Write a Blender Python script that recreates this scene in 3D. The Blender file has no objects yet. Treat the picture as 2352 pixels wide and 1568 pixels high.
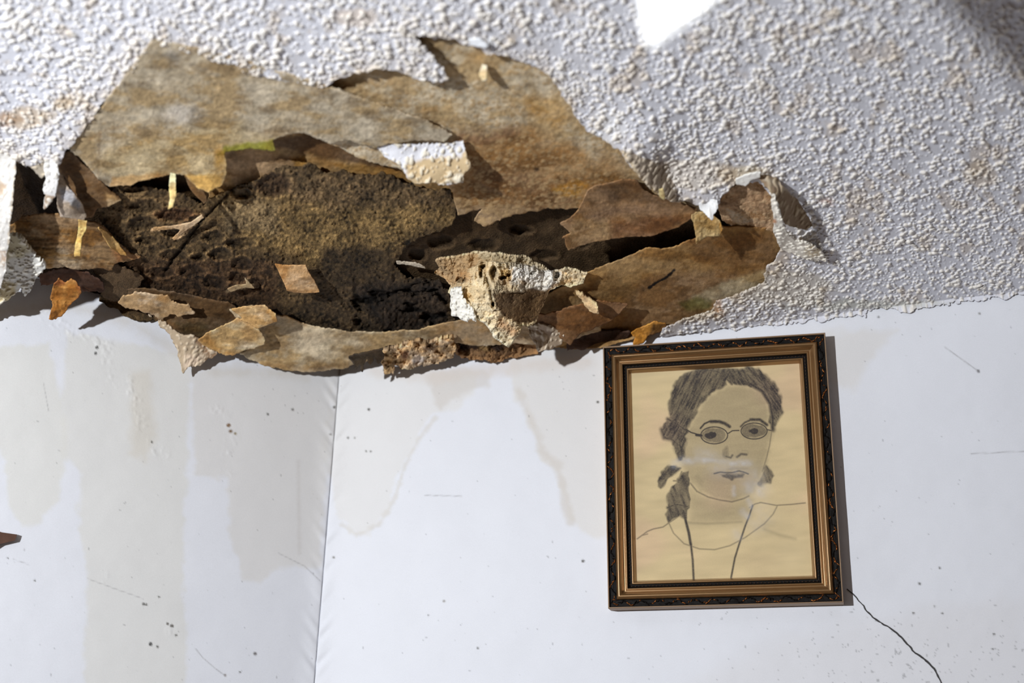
import bpy, math
import numpy as np
from mathutils import Matrix, Vector

# ------------------------------------------------------------------ camera geometry
FPX = 3267.0                       # focal length in pixels of the 2352 x 1568 frame (50 mm on 36 mm)
def nrm(v): return v / np.linalg.norm(v)
def rloc(px, py): return np.array([(px - 1176) / FPX, (784 - py) / FPX, -1.0])
N_W = nrm(np.array([0.2131, -0.2911, -0.9328]) * np.array([1, 1, 1]))
N_W = nrm(np.array([-0.2131, 0.2911, 0.9328]) * np.array([1, -1, 1]) * np.array([-1, 1, 1]))
# normal of the right wall in camera space (x right, y up, z back), pointing into the room
N_W = nrm(np.array([-0.2131, 0.2911, 0.9328]) * np.array([1, 1, 1]))
UP = nrm(np.cross(N_W, np.cross(rloc(780, 850), rloc(722, 1568))))
if UP[1] < 0: UP = -UP
Yw = -N_W; Zw = UP; Xw = np.cross(Yw, Zw)
M = np.array([Xw, Yw, Zw])         # camera space -> world
CAM = np.array([0.0, 0.0, 1.80])
WALL_N = np.array([0.0, -1.0, 0.0])
def ray(px, py):
    x = (np.asarray(px, float) - 1176) / FPX; y = (784 - np.asarray(py, float)) / FPX
    L = np.stack([x, y, -np.ones_like(x)], -1)
    return L @ M.T
T0 = 1.62 / 1.0                    # camera to wall distance scale, set so the picture is about 8 x 10 inches
rj = ray(780, 850)
J0 = rj * T0                       # the room corner just under the ceiling, relative to the camera
DW = J0 @ np.array([0, 1.0, 0])
def on_wall_plane(px, py, off=0.0):
    r = ray(px, py); return r * ((DW - off) / r[..., 1])[..., None]
JR = on_wall_plane(2352, 672) ; jdir = nrm(JR - J0)
S_TILT = math.radians(13)
uu = nrm(np.cross(WALL_N, jdir)); uu = uu if uu[2] > 0 else -uu
tdir = WALL_N * math.cos(S_TILT) + uu * math.sin(S_TILT)
CN = nrm(np.cross(jdir, tdir)); CN = CN if CN[2] > 0 else -CN       # ceiling normal (upwards)
LV = np.cross(rj, ray(0, 640)); j2 = nrm(np.cross(CN, LV)); j2 = j2 if j2[0] > 0 else -j2
LN = nrm(np.cross(j2, np.array([0, 0, 1.0])))
if LN @ J0 > 0: LN = -LN                                            # left wall normal, into the room
KC = J0 @ CN; KL = J0 @ LN
def t_wall(r):
    tr = DW / r[..., 1]
    den = r @ LN
    tl = np.where(den < -1e-6, KL / np.minimum(den, -1e-6), 1e9)
    return np.where(tr > 0, np.minimum(tr, tl), tl)
POP = 0.016                        # the textured skin hangs this far below the boards
def at(px, py, drop, gap=0.004):
    """point seen at pixel px,py that hangs `drop` metres under the boards, kept in front of the walls"""
    r = ray(px, py); den = r @ CN
    tc = (KC + POP - np.asarray(drop)) / np.maximum(den, 1e-4)
    t = np.minimum(tc, t_wall(r) - gap)
    return CAM + r * t[..., None]
def proj(P):
    L = (P - CAM) @ M
    return 1176 + FPX * L[..., 0] / -L[..., 2], 784 - FPX * L[..., 1] / -L[..., 2]

sc = bpy.context.scene
cam_d = bpy.data.cameras.new('camera'); cam = bpy.data.objects.new('camera', cam_d)
sc.collection.objects.link(cam); sc.camera = cam
cam_d.sensor_width = 36; cam_d.lens = FPX * 36 / 2352
cam.matrix_world = Matrix([[*M[i], CAM[i]] for i in range(3)] + [[0, 0, 0, 1]])
cam_d.dof.use_dof = True; cam_d.dof.aperture_fstop = 3.2
cam_d.dof.focus_distance = 1.45; cam_d.clip_start = 0.02

# ------------------------------------------------------------------ world, lights, exposure
sc.view_settings.view_transform = 'Standard'; sc.view_settings.look = 'None'
sc.view_settings.exposure = 0.0; sc.view_settings.gamma = 1; sc.view_settings.use_curve_mapping = False
w = bpy.data.worlds.new('room_light'); sc.world = w; w.use_nodes = True
w.node_tree.nodes['Background'].inputs[0].default_value = (0.62, 0.43, 0.29, 1)
w.node_tree.nodes['Background'].inputs[1].default_value = 0.09
def area(name, loc, target, size, power, col, shape='DISK'):
    l = bpy.data.lights.new(name, 'AREA'); l.shape = shape; l.size = size; l.energy = power; l.color = col
    o = bpy.data.objects.new(name, l); sc.collection.objects.link(o)
    o.location = loc; o.rotation_euler = (Vector(target) - Vector(loc)).to_track_quat('-Z', 'Y').to_euler()
    return o
Jw = CAM + J0
KEY = Vector((-0.857, -0.413, Jw[2] - 0.20))
area('window_light', KEY, (Jw[0] + 0.15, Jw[1] - 0.1, Jw[2]), 0.035, 33.8, (0.94, 0.97, 1.0))
area('room_fill', (-0.50, -1.25, 1.2), (-0.25, 1.4, 2.2), 0.40, 1.2, (1.0, 0.84, 0.68))

# ------------------------------------------------------------------ helpers
def lin(c):
    c = np.asarray(c, float) / 255.0
    return np.where(c <= 0.04045, c / 12.92, ((c + 0.055) / 1.055) ** 2.4)
def vnoise(x, y, scale, seed):
    """smooth lattice noise in -1..1"""
    rs = np.random.RandomState(seed); T = rs.rand(256, 256) * 2 - 1
    x = x / scale + 57.3; y = y / scale + 91.7
    xi = np.floor(x).astype(np.int64); yi = np.floor(y).astype(np.int64)
    fx = x - xi; fy = y - yi
    fx = fx * fx * (3 - 2 * fx); fy = fy * fy * (3 - 2 * fy)
    a = T[yi & 255, xi & 255]; b = T[yi & 255, (xi + 1) & 255]
    c = T[(yi + 1) & 255, xi & 255]; d = T[(yi + 1) & 255, (xi + 1) & 255]
    return (a + (b - a) * fx) * (1 - fy) + (c + (d - c) * fx) * fy
def fbm(x, y, scale, seed, n=4, g=0.55):
    s = 0; a = 1; t = 0
    for i in range(n):
        s = s + a * vnoise(x, y, scale / 2 ** i, seed + i * 7); t += a; a *= g
    return s / t
def sdf(X, Y, poly):
    """signed distance to polygon, negative inside"""
    P = np.asarray(poly, float); n = len(P)
    d = np.full(X.shape, 1e12); inside = np.zeros(X.shape, bool)
    for i in range(n):
        ax, ay = P[i]; bx, by = P[(i + 1) % n]
        ex, ey = bx - ax, by - ay; L = ex * ex + ey * ey + 1e-9
        t = np.clip(((X - ax) * ex + (Y - ay) * ey) / L, 0, 1)
        d = np.minimum(d, (X - ax - t * ex) ** 2 + (Y - ay - t * ey) ** 2)
        if ay != by:
            c = ((ay > Y) != (by > Y)) & (X < ex * (Y - ay) / (by - ay) + ax)
            inside ^= c
    d = np.sqrt(d)
    return np.where(inside, -d, d)
def lined(X, Y, pts):
    P = np.asarray(pts, float); d = np.full(X.shape, 1e12)
    for i in range(len(P) - 1):
        ax, ay = P[i]; ex, ey = P[i + 1] - P[i]; L = ex * ex + ey * ey + 1e-9
        t = np.clip(((X - ax) * ex + (Y - ay) * ey) / L, 0, 1)
        d = np.minimum(d, (X - ax - t * ex) ** 2 + (Y - ay - t * ey) ** 2)
    return np.sqrt(d)
def sstep(a, b, x):
    t = np.clip((x - a) / (b - a), 0, 1); return t * t * (3 - 2 * t)
def rbf(X, Y, ctrl):
    C = np.asarray(ctrl, float); n = len(C)
    if n == 1: return np.full(X.shape, C[0, 2])
    D = np.hypot(C[:, None, 0] - C[None, :, 0], C[:, None, 1] - C[None, :, 1]) / 100
    A = np.zeros((n + 1, n + 1)); A[:n, :n] = D; A[n, :n] = 1; A[:n, n] = 1
    s = np.linalg.solve(A, np.append(C[:, 2], 0))
    out = np.full(X.shape, s[n])
    for i in range(n): out = out + s[i] * np.sqrt((X - C[i, 0]) ** 2 + (Y - C[i, 1]) ** 2 + 36) / 100
    return out
def paint(X, Y, base, patches, seed=1):
    """each patch: (polygon or ('L', points, width) or ('E', cx, cy, rx, ry), colour, feather, strength)"""
    col = np.broadcast_to(lin(base), X.shape + (3,)).copy()
    for k, p in enumerate(patches):
        shp, c, fe, st = p[:4]; na = p[4] if len(p) > 4 else fe
        x0, x1, y0, y1 = X.min(), X.max(), Y.min(), Y.max()
        if shp[0] == 'L': s = lined(X, Y, shp[1]) - shp[2]
        elif shp[0] == 'E':
            s = (np.hypot((X - shp[1]) / shp[3], (Y - shp[2]) / shp[4]) - 1) * min(shp[3], shp[4])
        else: s = sdf(X, Y, shp)
        if na: s = s + na * fbm(X, Y, max(na * 2.2, 5), seed + 31 * k, 3)
        wgt = (1 - sstep(-fe, fe, s)) * st
        col = col + (lin(c) - col) * wgt[..., None]
    return col

# popcorn relief tile: real bumps, in metres, in the plane of the ceiling
TS = 0.72; TN = 1300
def make_tile():
    rs = np.random.RandomState(5); h = np.zeros((TN, TN), np.float32); px = TS / TN
    clus = rs.rand(900, 2) * TS
    for i in range(50000):
        if i % 2: c = clus[rs.randint(900)] + rs.randn(2) * 0.010
        else: c = rs.rand(2) * TS
        R = np.clip(rs.gamma(5.0, 0.00025), 0.0007, 0.0030); el = 0.75 + rs.rand() * 0.5; an = rs.rand() * 3.14
        cx, cy = int(c[0] / px), int(c[1] / px); k = int(R * 1.4 / px) + 1
        g = np.arange(-k, k + 1); gx, gy = np.meshgrid(g * px, g * px)
        a = gx * math.cos(an) + gy * math.sin(an); b = -gx * math.sin(an) + gy * math.cos(an)
        q = 1 - (a / (R * el)) ** 2 - (b / (R / el)) ** 2
        cap = np.where(q > 0, np.sqrt(np.maximum(q, 0)) * R * 0.62, 0)
        ix = (cx + g) % TN; iy = (cy + g) % TN
        sub = h[np.ix_(iy, ix)]
        h[np.ix_(iy, ix)] = np.maximum(sub, cap + np.where(q > 0, sub * 0.3, 0))
    return h
TILE = make_tile()
def tile_at(u, v):
    x = (u / TS * TN) % TN; y = (v / TS * TN) % TN
    xi = x.astype(int); yi = y.astype(int); fx = x - xi; fy = y - yi
    x1 = (xi + 1) % TN; y1 = (yi + 1) % TN; xi %= TN; yi %= TN
    return (TILE[yi, xi] * (1 - fx) + TILE[yi, x1] * fx) * (1 - fy) + (TILE[y1, xi] * (1 - fx) + TILE[y1, x1] * fx) * fy
def plane_uv(P):
    return (P - CAM) @ jdir, (P - CAM) @ tdir

def new_mesh(name, V, F, col=None, mat=None, parent=None, smooth=True, origin=None):
    V = np.asarray(V, np.float64); F = np.asarray(F, np.int32)
    if origin is None: origin = V.mean(0)
    if parent is not None: loc = np.array(origin) - np.array(parent.get('_o', (0, 0, 0)))
    else: loc = origin
    me = bpy.data.meshes.new(name)
    me.vertices.add(len(V)); me.vertices.foreach_set('co', (V - origin).astype(np.float32).ravel())
    k = F.shape[1]
    me.loops.add(F.size); me.loops.foreach_set('vertex_index', F.ravel())
    me.polygons.add(len(F)); me.polygons.foreach_set('loop_start', np.arange(0, F.size, k, dtype=np.int32))
    me.polygons.foreach_set('loop_total', np.full(len(F), k, np.int32))
    me.update(calc_edges=True)
    me.polygons.foreach_set('use_smooth', np.full(len(F), smooth))
    if col is not None:
        a = me.color_attributes.new('Col', 'FLOAT_COLOR', 'POINT')
        a.data.foreach_set('color', np.concatenate([col, np.ones((len(col), 1))], 1).astype(np.float32).ravel() if col.shape[1] == 3 else col.astype(np.float32).ravel())
    if mat: me.materials.append(mat)
    o = bpy.data.objects.new(name, me); sc.collection.objects.link(o)
    if parent is not None: o.parent = parent
    o.location = loc; o['_o'] = [float(c) for c in origin]
    return o
def tag(o, label, cat=None, group=None, kind=None):
    if label: o['label'] = label
    if cat: o['category'] = cat
    if group: o['group'] = group
    if kind: o['kind'] = kind
    return o

# ------------------------------------------------------------------ materials
def mat(name, rough=0.8, mott=((40, 0.15),), bump=0.3, bscale=600, metallic=0.0, color=None, spec=0.3, coat=0.0, rvar=0.0, bdist=0.0006):
    m = bpy.data.materials.new(name); m.use_nodes = True; nt = m.node_tree; b = nt.nodes['Principled BSDF']
    tc = nt.nodes.new('ShaderNodeTexCoord')
    if color is None:
        at_ = nt.nodes.new('ShaderNodeAttribute'); at_.attribute_name = 'Col'; cur = at_.outputs['Color']
    else:
        rg = nt.nodes.new('ShaderNodeRGB'); rg.outputs[0].default_value = (*lin(color), 1); cur = rg.outputs[0]
    for s, a in mott:
        n = nt.nodes.new('ShaderNodeTexNoise'); n.inputs['Scale'].default_value = s; n.inputs['Detail'].default_value = 5
        n.inputs['Roughness'].default_value = 0.65
        nt.links.new(tc.outputs['Object'], n.inputs['Vector'])
        mr = nt.nodes.new('ShaderNodeMapRange'); mr.inputs[1].default_value = 0.3; mr.inputs[2].default_value = 0.7
        mr.inputs[3].default_value = 1 - a; mr.inputs[4].default_value = 1 + a
        nt.links.new(n.outputs[0], mr.inputs[0])
        vm = nt.nodes.new('ShaderNodeVectorMath'); vm.operation = 'SCALE'
        nt.links.new(cur, vm.inputs[0]); nt.links.new(mr.outputs[0], vm.inputs['Scale']); cur = vm.outputs[0]
    nt.links.new(cur, b.inputs['Base Color'])
    b.inputs['Roughness'].default_value = rough; b.inputs['Metallic'].default_value = metallic
    b.inputs['Specular IOR Level'].default_value = spec
    if coat: b.inputs['Coat Weight'].default_value = coat; b.inputs['Coat Roughness'].default_value = 0.25
    if bump:
        n = nt.nodes.new('ShaderNodeTexNoise'); n.inputs['Scale'].default_value = bscale; n.inputs['Detail'].default_value = 4
        nt.links.new(tc.outputs['Object'], n.inputs['Vector'])
        bp = nt.nodes.new('ShaderNodeBump'); bp.inputs['Strength'].default_value = bump; bp.inputs['Distance'].default_value = bdist
        nt.links.new(n.outputs[0], bp.inputs['Height']); nt.links.new(bp.outputs[0], b.inputs['Normal'])
    return m
M_WALL = mat('painted_plaster', 0.6, ((14, 0.015), (900, 0.03)), 0.12, 500, spec=0.25)
M_POP = mat('textured_ceiling_paint', 0.9, ((60, 0.04), (900, 0.06)), 0.5, 1400, spec=0.15)
M_PAPER = mat('stained_backing_paper', 0.82, ((28, 0.13), (170, 0.10), (800, 0.10)), 0.55, 900, spec=0.2)
M_CRUST = mat('mouldy_plaster_crust', 0.85, ((45, 0.3), (320, 0.35), (1100, 0.3)), 0.9, 1000, spec=0.25, bdist=0.0012)
M_WET = mat('damp_dark_board', 0.7, ((60, 0.25), (500, 0.3)), 0.9, 500, spec=0.1, bdist=0.0015)
M_CHUNK = mat('crumbling_plaster', 0.85, ((60, 0.10), (500, 0.14)), 0.8, 700, spec=0.2, bdist=0.001)
M_BRONZE = mat('bronze_moulding', 0.3, ((200, 0.05),), 0.0, 900, metallic=0.7, color=(150, 116, 76), spec=0.6, coat=0.7)
M_SIDE = mat('bronze_side', 0.5, ((200, 0.06),), 0.05, 900, metallic=0.35, color=(150, 124, 98), spec=0.5)
M_BLACK = mat('black_lacquer', 0.6, ((300, 0.3),), 0.4, 900, color=(13, 9, 7), spec=0.15)
M_COPPER = mat('copper_gilding', 0.32, ((500, 0.4),), 0.4, 1500, metallic=0.9, color=(176, 112, 62), spec=0.5)
M_DRAW = mat('pencil_drawing_paper', 0.7, ((900, 0.04), (2200, 0.05)), 0.08, 900, spec=0.2)
M_WHITE = mat('bare_white_paper', 0.8, ((60, 0.02),), 0.1, 400, spec=0.2)
M_BROWN = mat('brown_wood', 0.6, ((80, 0.2),), 0.2, 500, color=(92, 66, 54))
M_DARKWOOD = mat('dark_wood', 0.6, ((80, 0.2),), 0.2, 500, color=(45, 38, 34))
M_FLOOR = mat('floor_boards', 0.6, ((8, 0.2),), 0.1, 50, color=(120, 90, 62))

# ------------------------------------------------------------------ the sheet builder
def sheet(name, poly, ctrl, base, patches=(), m=M_PAPER, res=3.0, rag=(3, 1.2), wr=(0.0008, 40), th=0.0012, pop=0.0, popmask=None,
          parent=None, seed=1, relief=None, gap=0.004, popcol=None, sfun=None, label=None, cat=None, group=None, kind=None, colfun=None, grid=None, mott=0.8, wide=False):
    """a torn sheet: outline and hang of its control points, cut ragged, with thickness; ctrl drops in cm"""
    P = np.asarray(poly, float)
    if grid is None: x0, y0 = P.min(0) - 8; x1, y1 = P.max(0) + 8
    else: x0, x1, y0, y1 = grid
    xs = np.arange(x0, x1 + res, res); ys = np.arange(y0, y1 + res, res)
    if wide:                               # coarser cells beyond the photographed part
        xs = np.concatenate([np.arange(-1500, x0, 7.0), xs, np.arange(x1 + 8, 3900, 7.0)]); ys = np.concatenate([np.arange(-1500, y0, 7.0), ys])
    X, Y = np.meshgrid(xs, ys)
    s = sfun(X, Y) if sfun else sdf(X, Y, P)
    s = s + rag[0] * vnoise(X, Y, 17, seed) + rag[1] * vnoise(X, Y, 5, seed + 3)
    gy, gx = np.gradient(s, ys, xs); g2 = np.maximum(np.hypot(gx, gy), 0.5)
    sc4 = (s[:-1, :-1] + s[1:, :-1] + s[:-1, 1:] + s[1:, 1:]) / 4
    keep = sc4 < 0
    idx = np.arange(X.size).reshape(X.shape)
    F = np.stack([idx[:-1, :-1], idx[:-1, 1:], idx[1:, 1:], idx[1:, :-1]], -1)[keep]
    used = np.unique(F)
    nb = np.zeros(X.shape, int); nb[:-1, :-1] += keep; nb[1:, :-1] += keep; nb[:-1, 1:] += keep; nb[1:, 1:] += keep
    edge = (nb > 0) & (nb < 4)
    mv = np.clip(-s / g2, -res * 0.75, res * 0.75) * edge
    X = X + mv * gx / g2; Y = Y + mv * gy / g2
    re = np.full(X.size, -1); re[used] = np.arange(len(used)); F = re[F]
    x = X.ravel()[used]; y = Y.ravel()[used]; sv = s.ravel()[used]
    drop = rbf(x, y, ctrl) / 100
    drop = drop + wr[0] * fbm(x, y, wr[1], seed + 50, 4)
    P3 = at(x, y, drop, gap)
    col = paint(x, y, base, patches, seed)
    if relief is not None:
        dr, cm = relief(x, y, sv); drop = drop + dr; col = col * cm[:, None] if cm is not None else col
    if m is M_PAPER or m is M_CHUNK:
        k = mott; sx, sy = x * 0.55 + y * 0.12, y * 1.25 - x * 0.10
        a1 = fbm(sx, sy, 46, seed + 200, 5, 0.66); a2 = fbm(sx, sy, 34, seed + 230, 5, 0.66); a3 = (fbm(sx * 0.6, sy * 1.8, 15, seed + 260, 4, 0.7) if name == 'grained_paper' else fbm(sx * 1.2, sy * 1.1, 13, seed + 260, 5, 0.75)); g = fbm(x, y, 5, seed + 280, 2)
        oc = col * np.array([0.84, 0.68, 0.42]); dk = col * np.array([0.48, 0.40, 0.30]); pl = np.minimum(col * np.array([1.18, 1.24, 1.34]) + 0.02, 0.85)
        col = col + (oc - col) * (sstep(-0.02, 0.26, a1) * 0.85 * k)[:, None]
        col = col + (dk - col) * (sstep(0.06, 0.34, a2) * 0.8 * k)[:, None]
        col = col + (pl - col) * (sstep(0.08, 0.32, -a1) * 0.75 * k)[:, None]
        col = col * (1 + k * (0.62 * a3 + 0.30 * g))[:, None]
        fr_ = np.exp(np.minimum(sv, 0) / 3.0)
        col = col + (np.minimum(col * 1.35 + 0.03, 0.8) - col) * (fr_ * sstep(-0.3, 0.3, a2 + 0.2) * 0.6)[:, None]
        drop = drop + 0.0006 * a3 + 0.00025 * g
        col = np.clip(col, 0.004, 0.95)
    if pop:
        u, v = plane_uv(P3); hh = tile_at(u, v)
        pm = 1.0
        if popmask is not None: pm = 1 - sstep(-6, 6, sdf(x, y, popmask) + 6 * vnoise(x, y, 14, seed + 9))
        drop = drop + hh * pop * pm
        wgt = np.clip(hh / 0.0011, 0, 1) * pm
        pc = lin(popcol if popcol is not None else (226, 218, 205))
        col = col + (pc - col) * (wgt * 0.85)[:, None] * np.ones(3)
    if colfun is not None: col = colfun(x, y, col)
    V = at(x, y, drop, gap + (hh * pop * pm if pop else 0))     # bumps still stand out where the skin lies on the wall
    # flip so the normals face the camera, then add thickness away from it
    n = len(V)
    be = {}
    E1 = np.concatenate([F[:, [0, 1]], F[:, [1, 2]], F[:, [2, 3]], F[:, [3, 0]]])
    key = np.minimum(E1[:, 0], E1[:, 1]).astype(np.int64) * n + np.maximum(E1[:, 0], E1[:, 1])
    uq, inv, cnt = np.unique(key, return_inverse=True, return_counts=True)
    B = E1[cnt[inv] == 1]
    back = V + (V - CAM) / np.linalg.norm(V - CAM, axis=1)[:, None] * 0 + (CN * th)[None, :]
    # keep the back side in front of the walls too
    if th > 0:
        rr = back - CAM; rr_t = t_wall(rr); lim = np.minimum(1.0, rr_t - 0.0012); back = CAM + rr * lim[:, None]
        V2 = np.concatenate([V, back])
        Fb = F[:, ::-1] + n
        Fs = np.stack([B[:, 1], B[:, 0], B[:, 0] + n, B[:, 1] + n], 1)
        F2 = np.concatenate([F, Fb, Fs]); col2 = np.concatenate([col, col])
    else: V2, F2, col2 = V, F, col
    o = new_mesh(name, V2, F2[:, ::-1], col2, m, parent)
    if label or cat or kind: tag(o, label, cat, group, kind)
    return o

# ------------------------------------------------------------------ the setting
def slab(name, P, th_vec, m, col, parent=None):
    P = np.asarray(P, float); V = np.concatenate([P, P + th_vec]); n = len(P)
    F = [[0, 1, 2, 3], [7, 6, 5, 4]] + [[i, i + 4, (i + 1) % 4 + 4, (i + 1) % 4] for i in range(4)]
    return new_mesh(name, V, F, np.tile(lin(col), (8, 1)), m, parent, smooth=False)
# boards above everything: the ceiling itself
c0 = Jw + CN * POP
ceil = slab('ceiling', [c0 - jdir * 1.6 - tdir * 0.0 + tdir * -0.05, c0 + jdir * 1.7 - tdir * 0.05, c0 + jdir * 1.7 + tdir * 2.2, c0 - jdir * 1.6 + tdir * 2.2], CN * 0.05 , M_CRUST, (60, 44, 28))
ceil.location += Vector(CN * 0.012); ceil['_o'] = [float(v) for v in ceil.location]
tag(ceil, None, kind='structure')
e0 = Vector((-0.857, -0.413, 0)) + 0.5 * (Vector((0.128, 1.09, 0)) - Vector((-0.857, -0.413, 0)))  # unseen post, added to cast the dark top-right shadow on the ceiling
post = [(e0.x, e0.y, 0), (e0.x + 0.036, e0.y - 0.024, 0), (e0.x, e0.y - 0.055, 0), (e0.x - 0.03, e0.y - 0.045, 0)]
po = slab('added_shadow_post_1', post, np.array([0, 0, 2.62]), M_BROWN, (92, 66, 54)); tag(po, None, kind='structure')
fl = slab('floor', [(-2.6, -2.2, 0), (2.6, -2.2, 0), (2.6, 2.6, 0), (-2.6, 2.6, 0)], np.array([0, 0, -0.05]), M_FLOOR, (120, 90, 62)); tag(fl, None, kind='structure')

# walls: fine grid where the photograph looks, coarse below and beyond
def stain_list():
    W = []
    g = (206, 202, 196)
    return W
def wall_colour(P):
    x, y = proj(P)
    A = (203, 202, 203); 
    base = (228, 230, 237)
    pt = []
        # right wall water stains
    pt += [([(770, 800), (900, 800), (1000, 850), (1090, 860), (1085, 900), (1040, 935), (980, 960), (960, 1000), (930, 1060), (905, 1130), (895, 1180), (850, 1225), (800, 1222), (770, 1180), (740, 1050)], (224, 222, 219), 7, 0.6, 16),
           ([(990, 850), (1130, 850), (1120, 885), (1070, 900), (1010, 935), (990, 900)], (208, 202, 196), 10, 0.6, 14),
           ([(1160, 800), (1400, 780), (1400, 1240), (1330, 1230), (1300, 1180), (1290, 1080), (1240, 1040), (1215, 960), (1180, 900)], (223, 220, 216), 8, 0.7, 18),
           (('L', [(1190, 900), (1222, 970), (1245, 1035), (1280, 1070), (1295, 1130), (1310, 1200)], 9), (208, 201, 193), 9, 0.55, 10),
           (('L', [(1000, 960), (960, 1010), (930, 1070), (905, 1150), (870, 1205), (820, 1228), (785, 1205)], 4), (212, 208, 202), 5, 0.6, 6),
           (('L', [(860, 850), (1000, 865), (1100, 850), (1250, 835), (1350, 830)], 14), (216, 205, 196), 14, 0.5, 10),
           ([(1890, 760), (2060, 760), (2000, 830), (1960, 900), (1900, 880)], (222, 219, 216), 14, 0.6, 14),
           ([(1950, 1430), (2352, 1380), (2400, 1620), (1500, 1620), (1700, 1500)], (222, 221, 224), 40, 0.5, 30)]
    # left wall drips
    pt += [([(-100, 800), (110, 790), (160, 1000), (135, 1150), (90, 1200), (50, 1210), (20, 1160), (10, 1060), (-20, 1000), (-100, 1000)], (222, 221, 216), 8, 0.75, 8),
           ([(150, 760), (440, 820), (430, 1060), (420, 1300), (430, 1568), (440, 1700), (190, 1700), (200, 1330), (178, 1180), (190, 1090), (140, 1040)], (222, 221, 217), 8, 0.75, 10),
           ([(440, 850), (770, 850), (745, 1100), (735, 1300), (640, 1300), (600, 1340), (560, 1330), (530, 1230), (520, 1100), (450, 1090)], (220, 218, 216), 8, 0.75, 10),
           (('L', [(685, 1060), (688, 1270)], 3), (204, 200, 198), 6, 0.5, 3),
           ([(300, 850), (345, 850), (360, 1000), (335, 1060), (300, 1040)], (212, 205, 192), 14, 0.5, 8),
           (('L', [(700, 860), (600, 850), (480, 850), (300, 740), (150, 700), (0, 715)], 10), (206, 198, 186), 16, 0.45, 12)]
    # spots and specks
    K = (70, 66, 58)
    for (a, b, r, c) in [(222, 798, 5, (40, 40, 36)), (220, 811, 5, (25, 22, 20)), (334, 736, 4, K), (615, 951, 4, K), (672, 940, 4, K), (767, 935, 4, K), (847, 940, 4, K),
                         (800, 1005, 3.4, K), (815, 1005, 3, (120, 116, 110)), (841, 1036, 3, K), (851, 1036, 3, K), (758, 998, 3, (120, 116, 110)), (1373, 923, 4, K), (1339, 1288, 5, K),
                         (1097, 1488, 3.5, K), (984, 1412, 3, K), (1020, 1380, 4, (150, 146, 142)), (766, 1280, 3.5, (120, 116, 110)), (2112, 1340, 4, K), (2158, 1304, 3.5, K),
                         (2247, 852, 5, (110, 108, 112)), (525, 976, 6, (120, 84, 34)), (530, 990, 6, (110, 80, 40)), (541, 995, 4, (130, 110, 60)), (346, 1478, 6, (20, 20, 20)), (362, 1484, 4, K),
                         (330, 1387, 5, (80, 76, 72)), (336, 1388, 3, K), (395, 1437, 6, (90, 84, 78)), (385, 1432, 4, (90, 84, 78)), (404, 1458, 4, K), (586, 1501, 5, (90, 84, 82)),
                         (552, 1543, 3, K), (365, 1370, 3, K), (349, 1015, 3, K), (517, 1550, 4, (140, 130, 126)), (2018, 728, 4, (90, 88, 88)), (2250, 720, 4, (140, 138, 138)),
                         (80, 1333, 3, K), (18, 1281, 2.5, K), (55, 1262, 2, K), (2098, 1408, 3, K), (2165, 1408, 3, K), (2147, 1392, 3, K), (2283, 1456, 3, K), (2280, 1490, 3, K)]:
        pt.append((('E', a, b, r, r), c, 1.6, 0.9, 1.2))
    pt = [(((p[0][0], p[0][1], p[0][2], p[0][3] * 0.75, p[0][4] * 0.7) if p[0][0] == 'E' else p[0]),) + tuple(p[1:]) for p in pt]
    for L, wd in [([(450, 1490), (466, 1510), (495, 1535), (517, 1551)], 0.8), ([(2170, 797), (2205, 822), (2247, 852)], 1.0), ([(200, 1328), (260, 1350), (330, 1375)], 0.5),
                  ([(640, 1270), (700, 1300), (735, 1335)], 0.6), ([(2230, 1042), (2352, 1036)], 0.8), ([(30, 1284), (66, 1296)], 0.5), ([(975, 1137), (1060, 1139)], 0.8), ([(100, 880), (112, 945)], 0.6)]:
        pt.append((('L', L, wd), (140, 138, 140), 1.6, 0.6, 0.6))
    col = paint(x, y, base, pt, 77)
    rs = np.random.RandomState(3)
    # fine dirt specks, denser towards the lower right
    n1 = vnoise(x, y, 3.2, 401) + 0.5 * vnoise(x, y, 9, 402)
    dens = sstep(1300, 1500, y) * sstep(1500, 2100, x) * 0.35 + sstep(1200, 1500, y) * 0.05
    sp = sstep(1.20 - dens * 0.9, 1.33 - dens * 0.9, n1)
    sp = sp * (x < 2430) * (y < 1640) * (x > -80)
    col = col * (1 - 0.35 * sp)[:, None]
    col = col * (1 + 0.012 * fbm(x, y, 60, 88)[:, None])
    return col
def wall_relief(x, y):
    """blistered plaster and the ridged seam of the corner, metres out of the wall"""
    h = np.zeros_like(x)
    for (pts, wd, am) in [([(300, 880), (315, 930), (335, 990), (350, 1020), (370, 1045)], 24, 0.0016), ([(90, 700), (150, 760), (250, 800)], 26, 0.0012), ([(230, 780), (262, 880)], 16, 0.001),
                          ([(500, 940), (530, 1000), (520, 1090)], 26, 0.0009), ([(240, 1330), (255, 1310)], 10, 0.0012), ([(390, 1450), (400, 1440)], 16, 0.0010)]:
        d = lined(x, y, pts); h += am * 0.8 * (1 - sstep(0, wd, d + 10 * fbm(x, y, 20, 64, 3))) * np.clip(fbm(x, y, 8, 61, 3) + 0.05, 0, 1)
    h += 0.0004 * fbm(x, y, 70, 62, 3)
    return h
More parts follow.
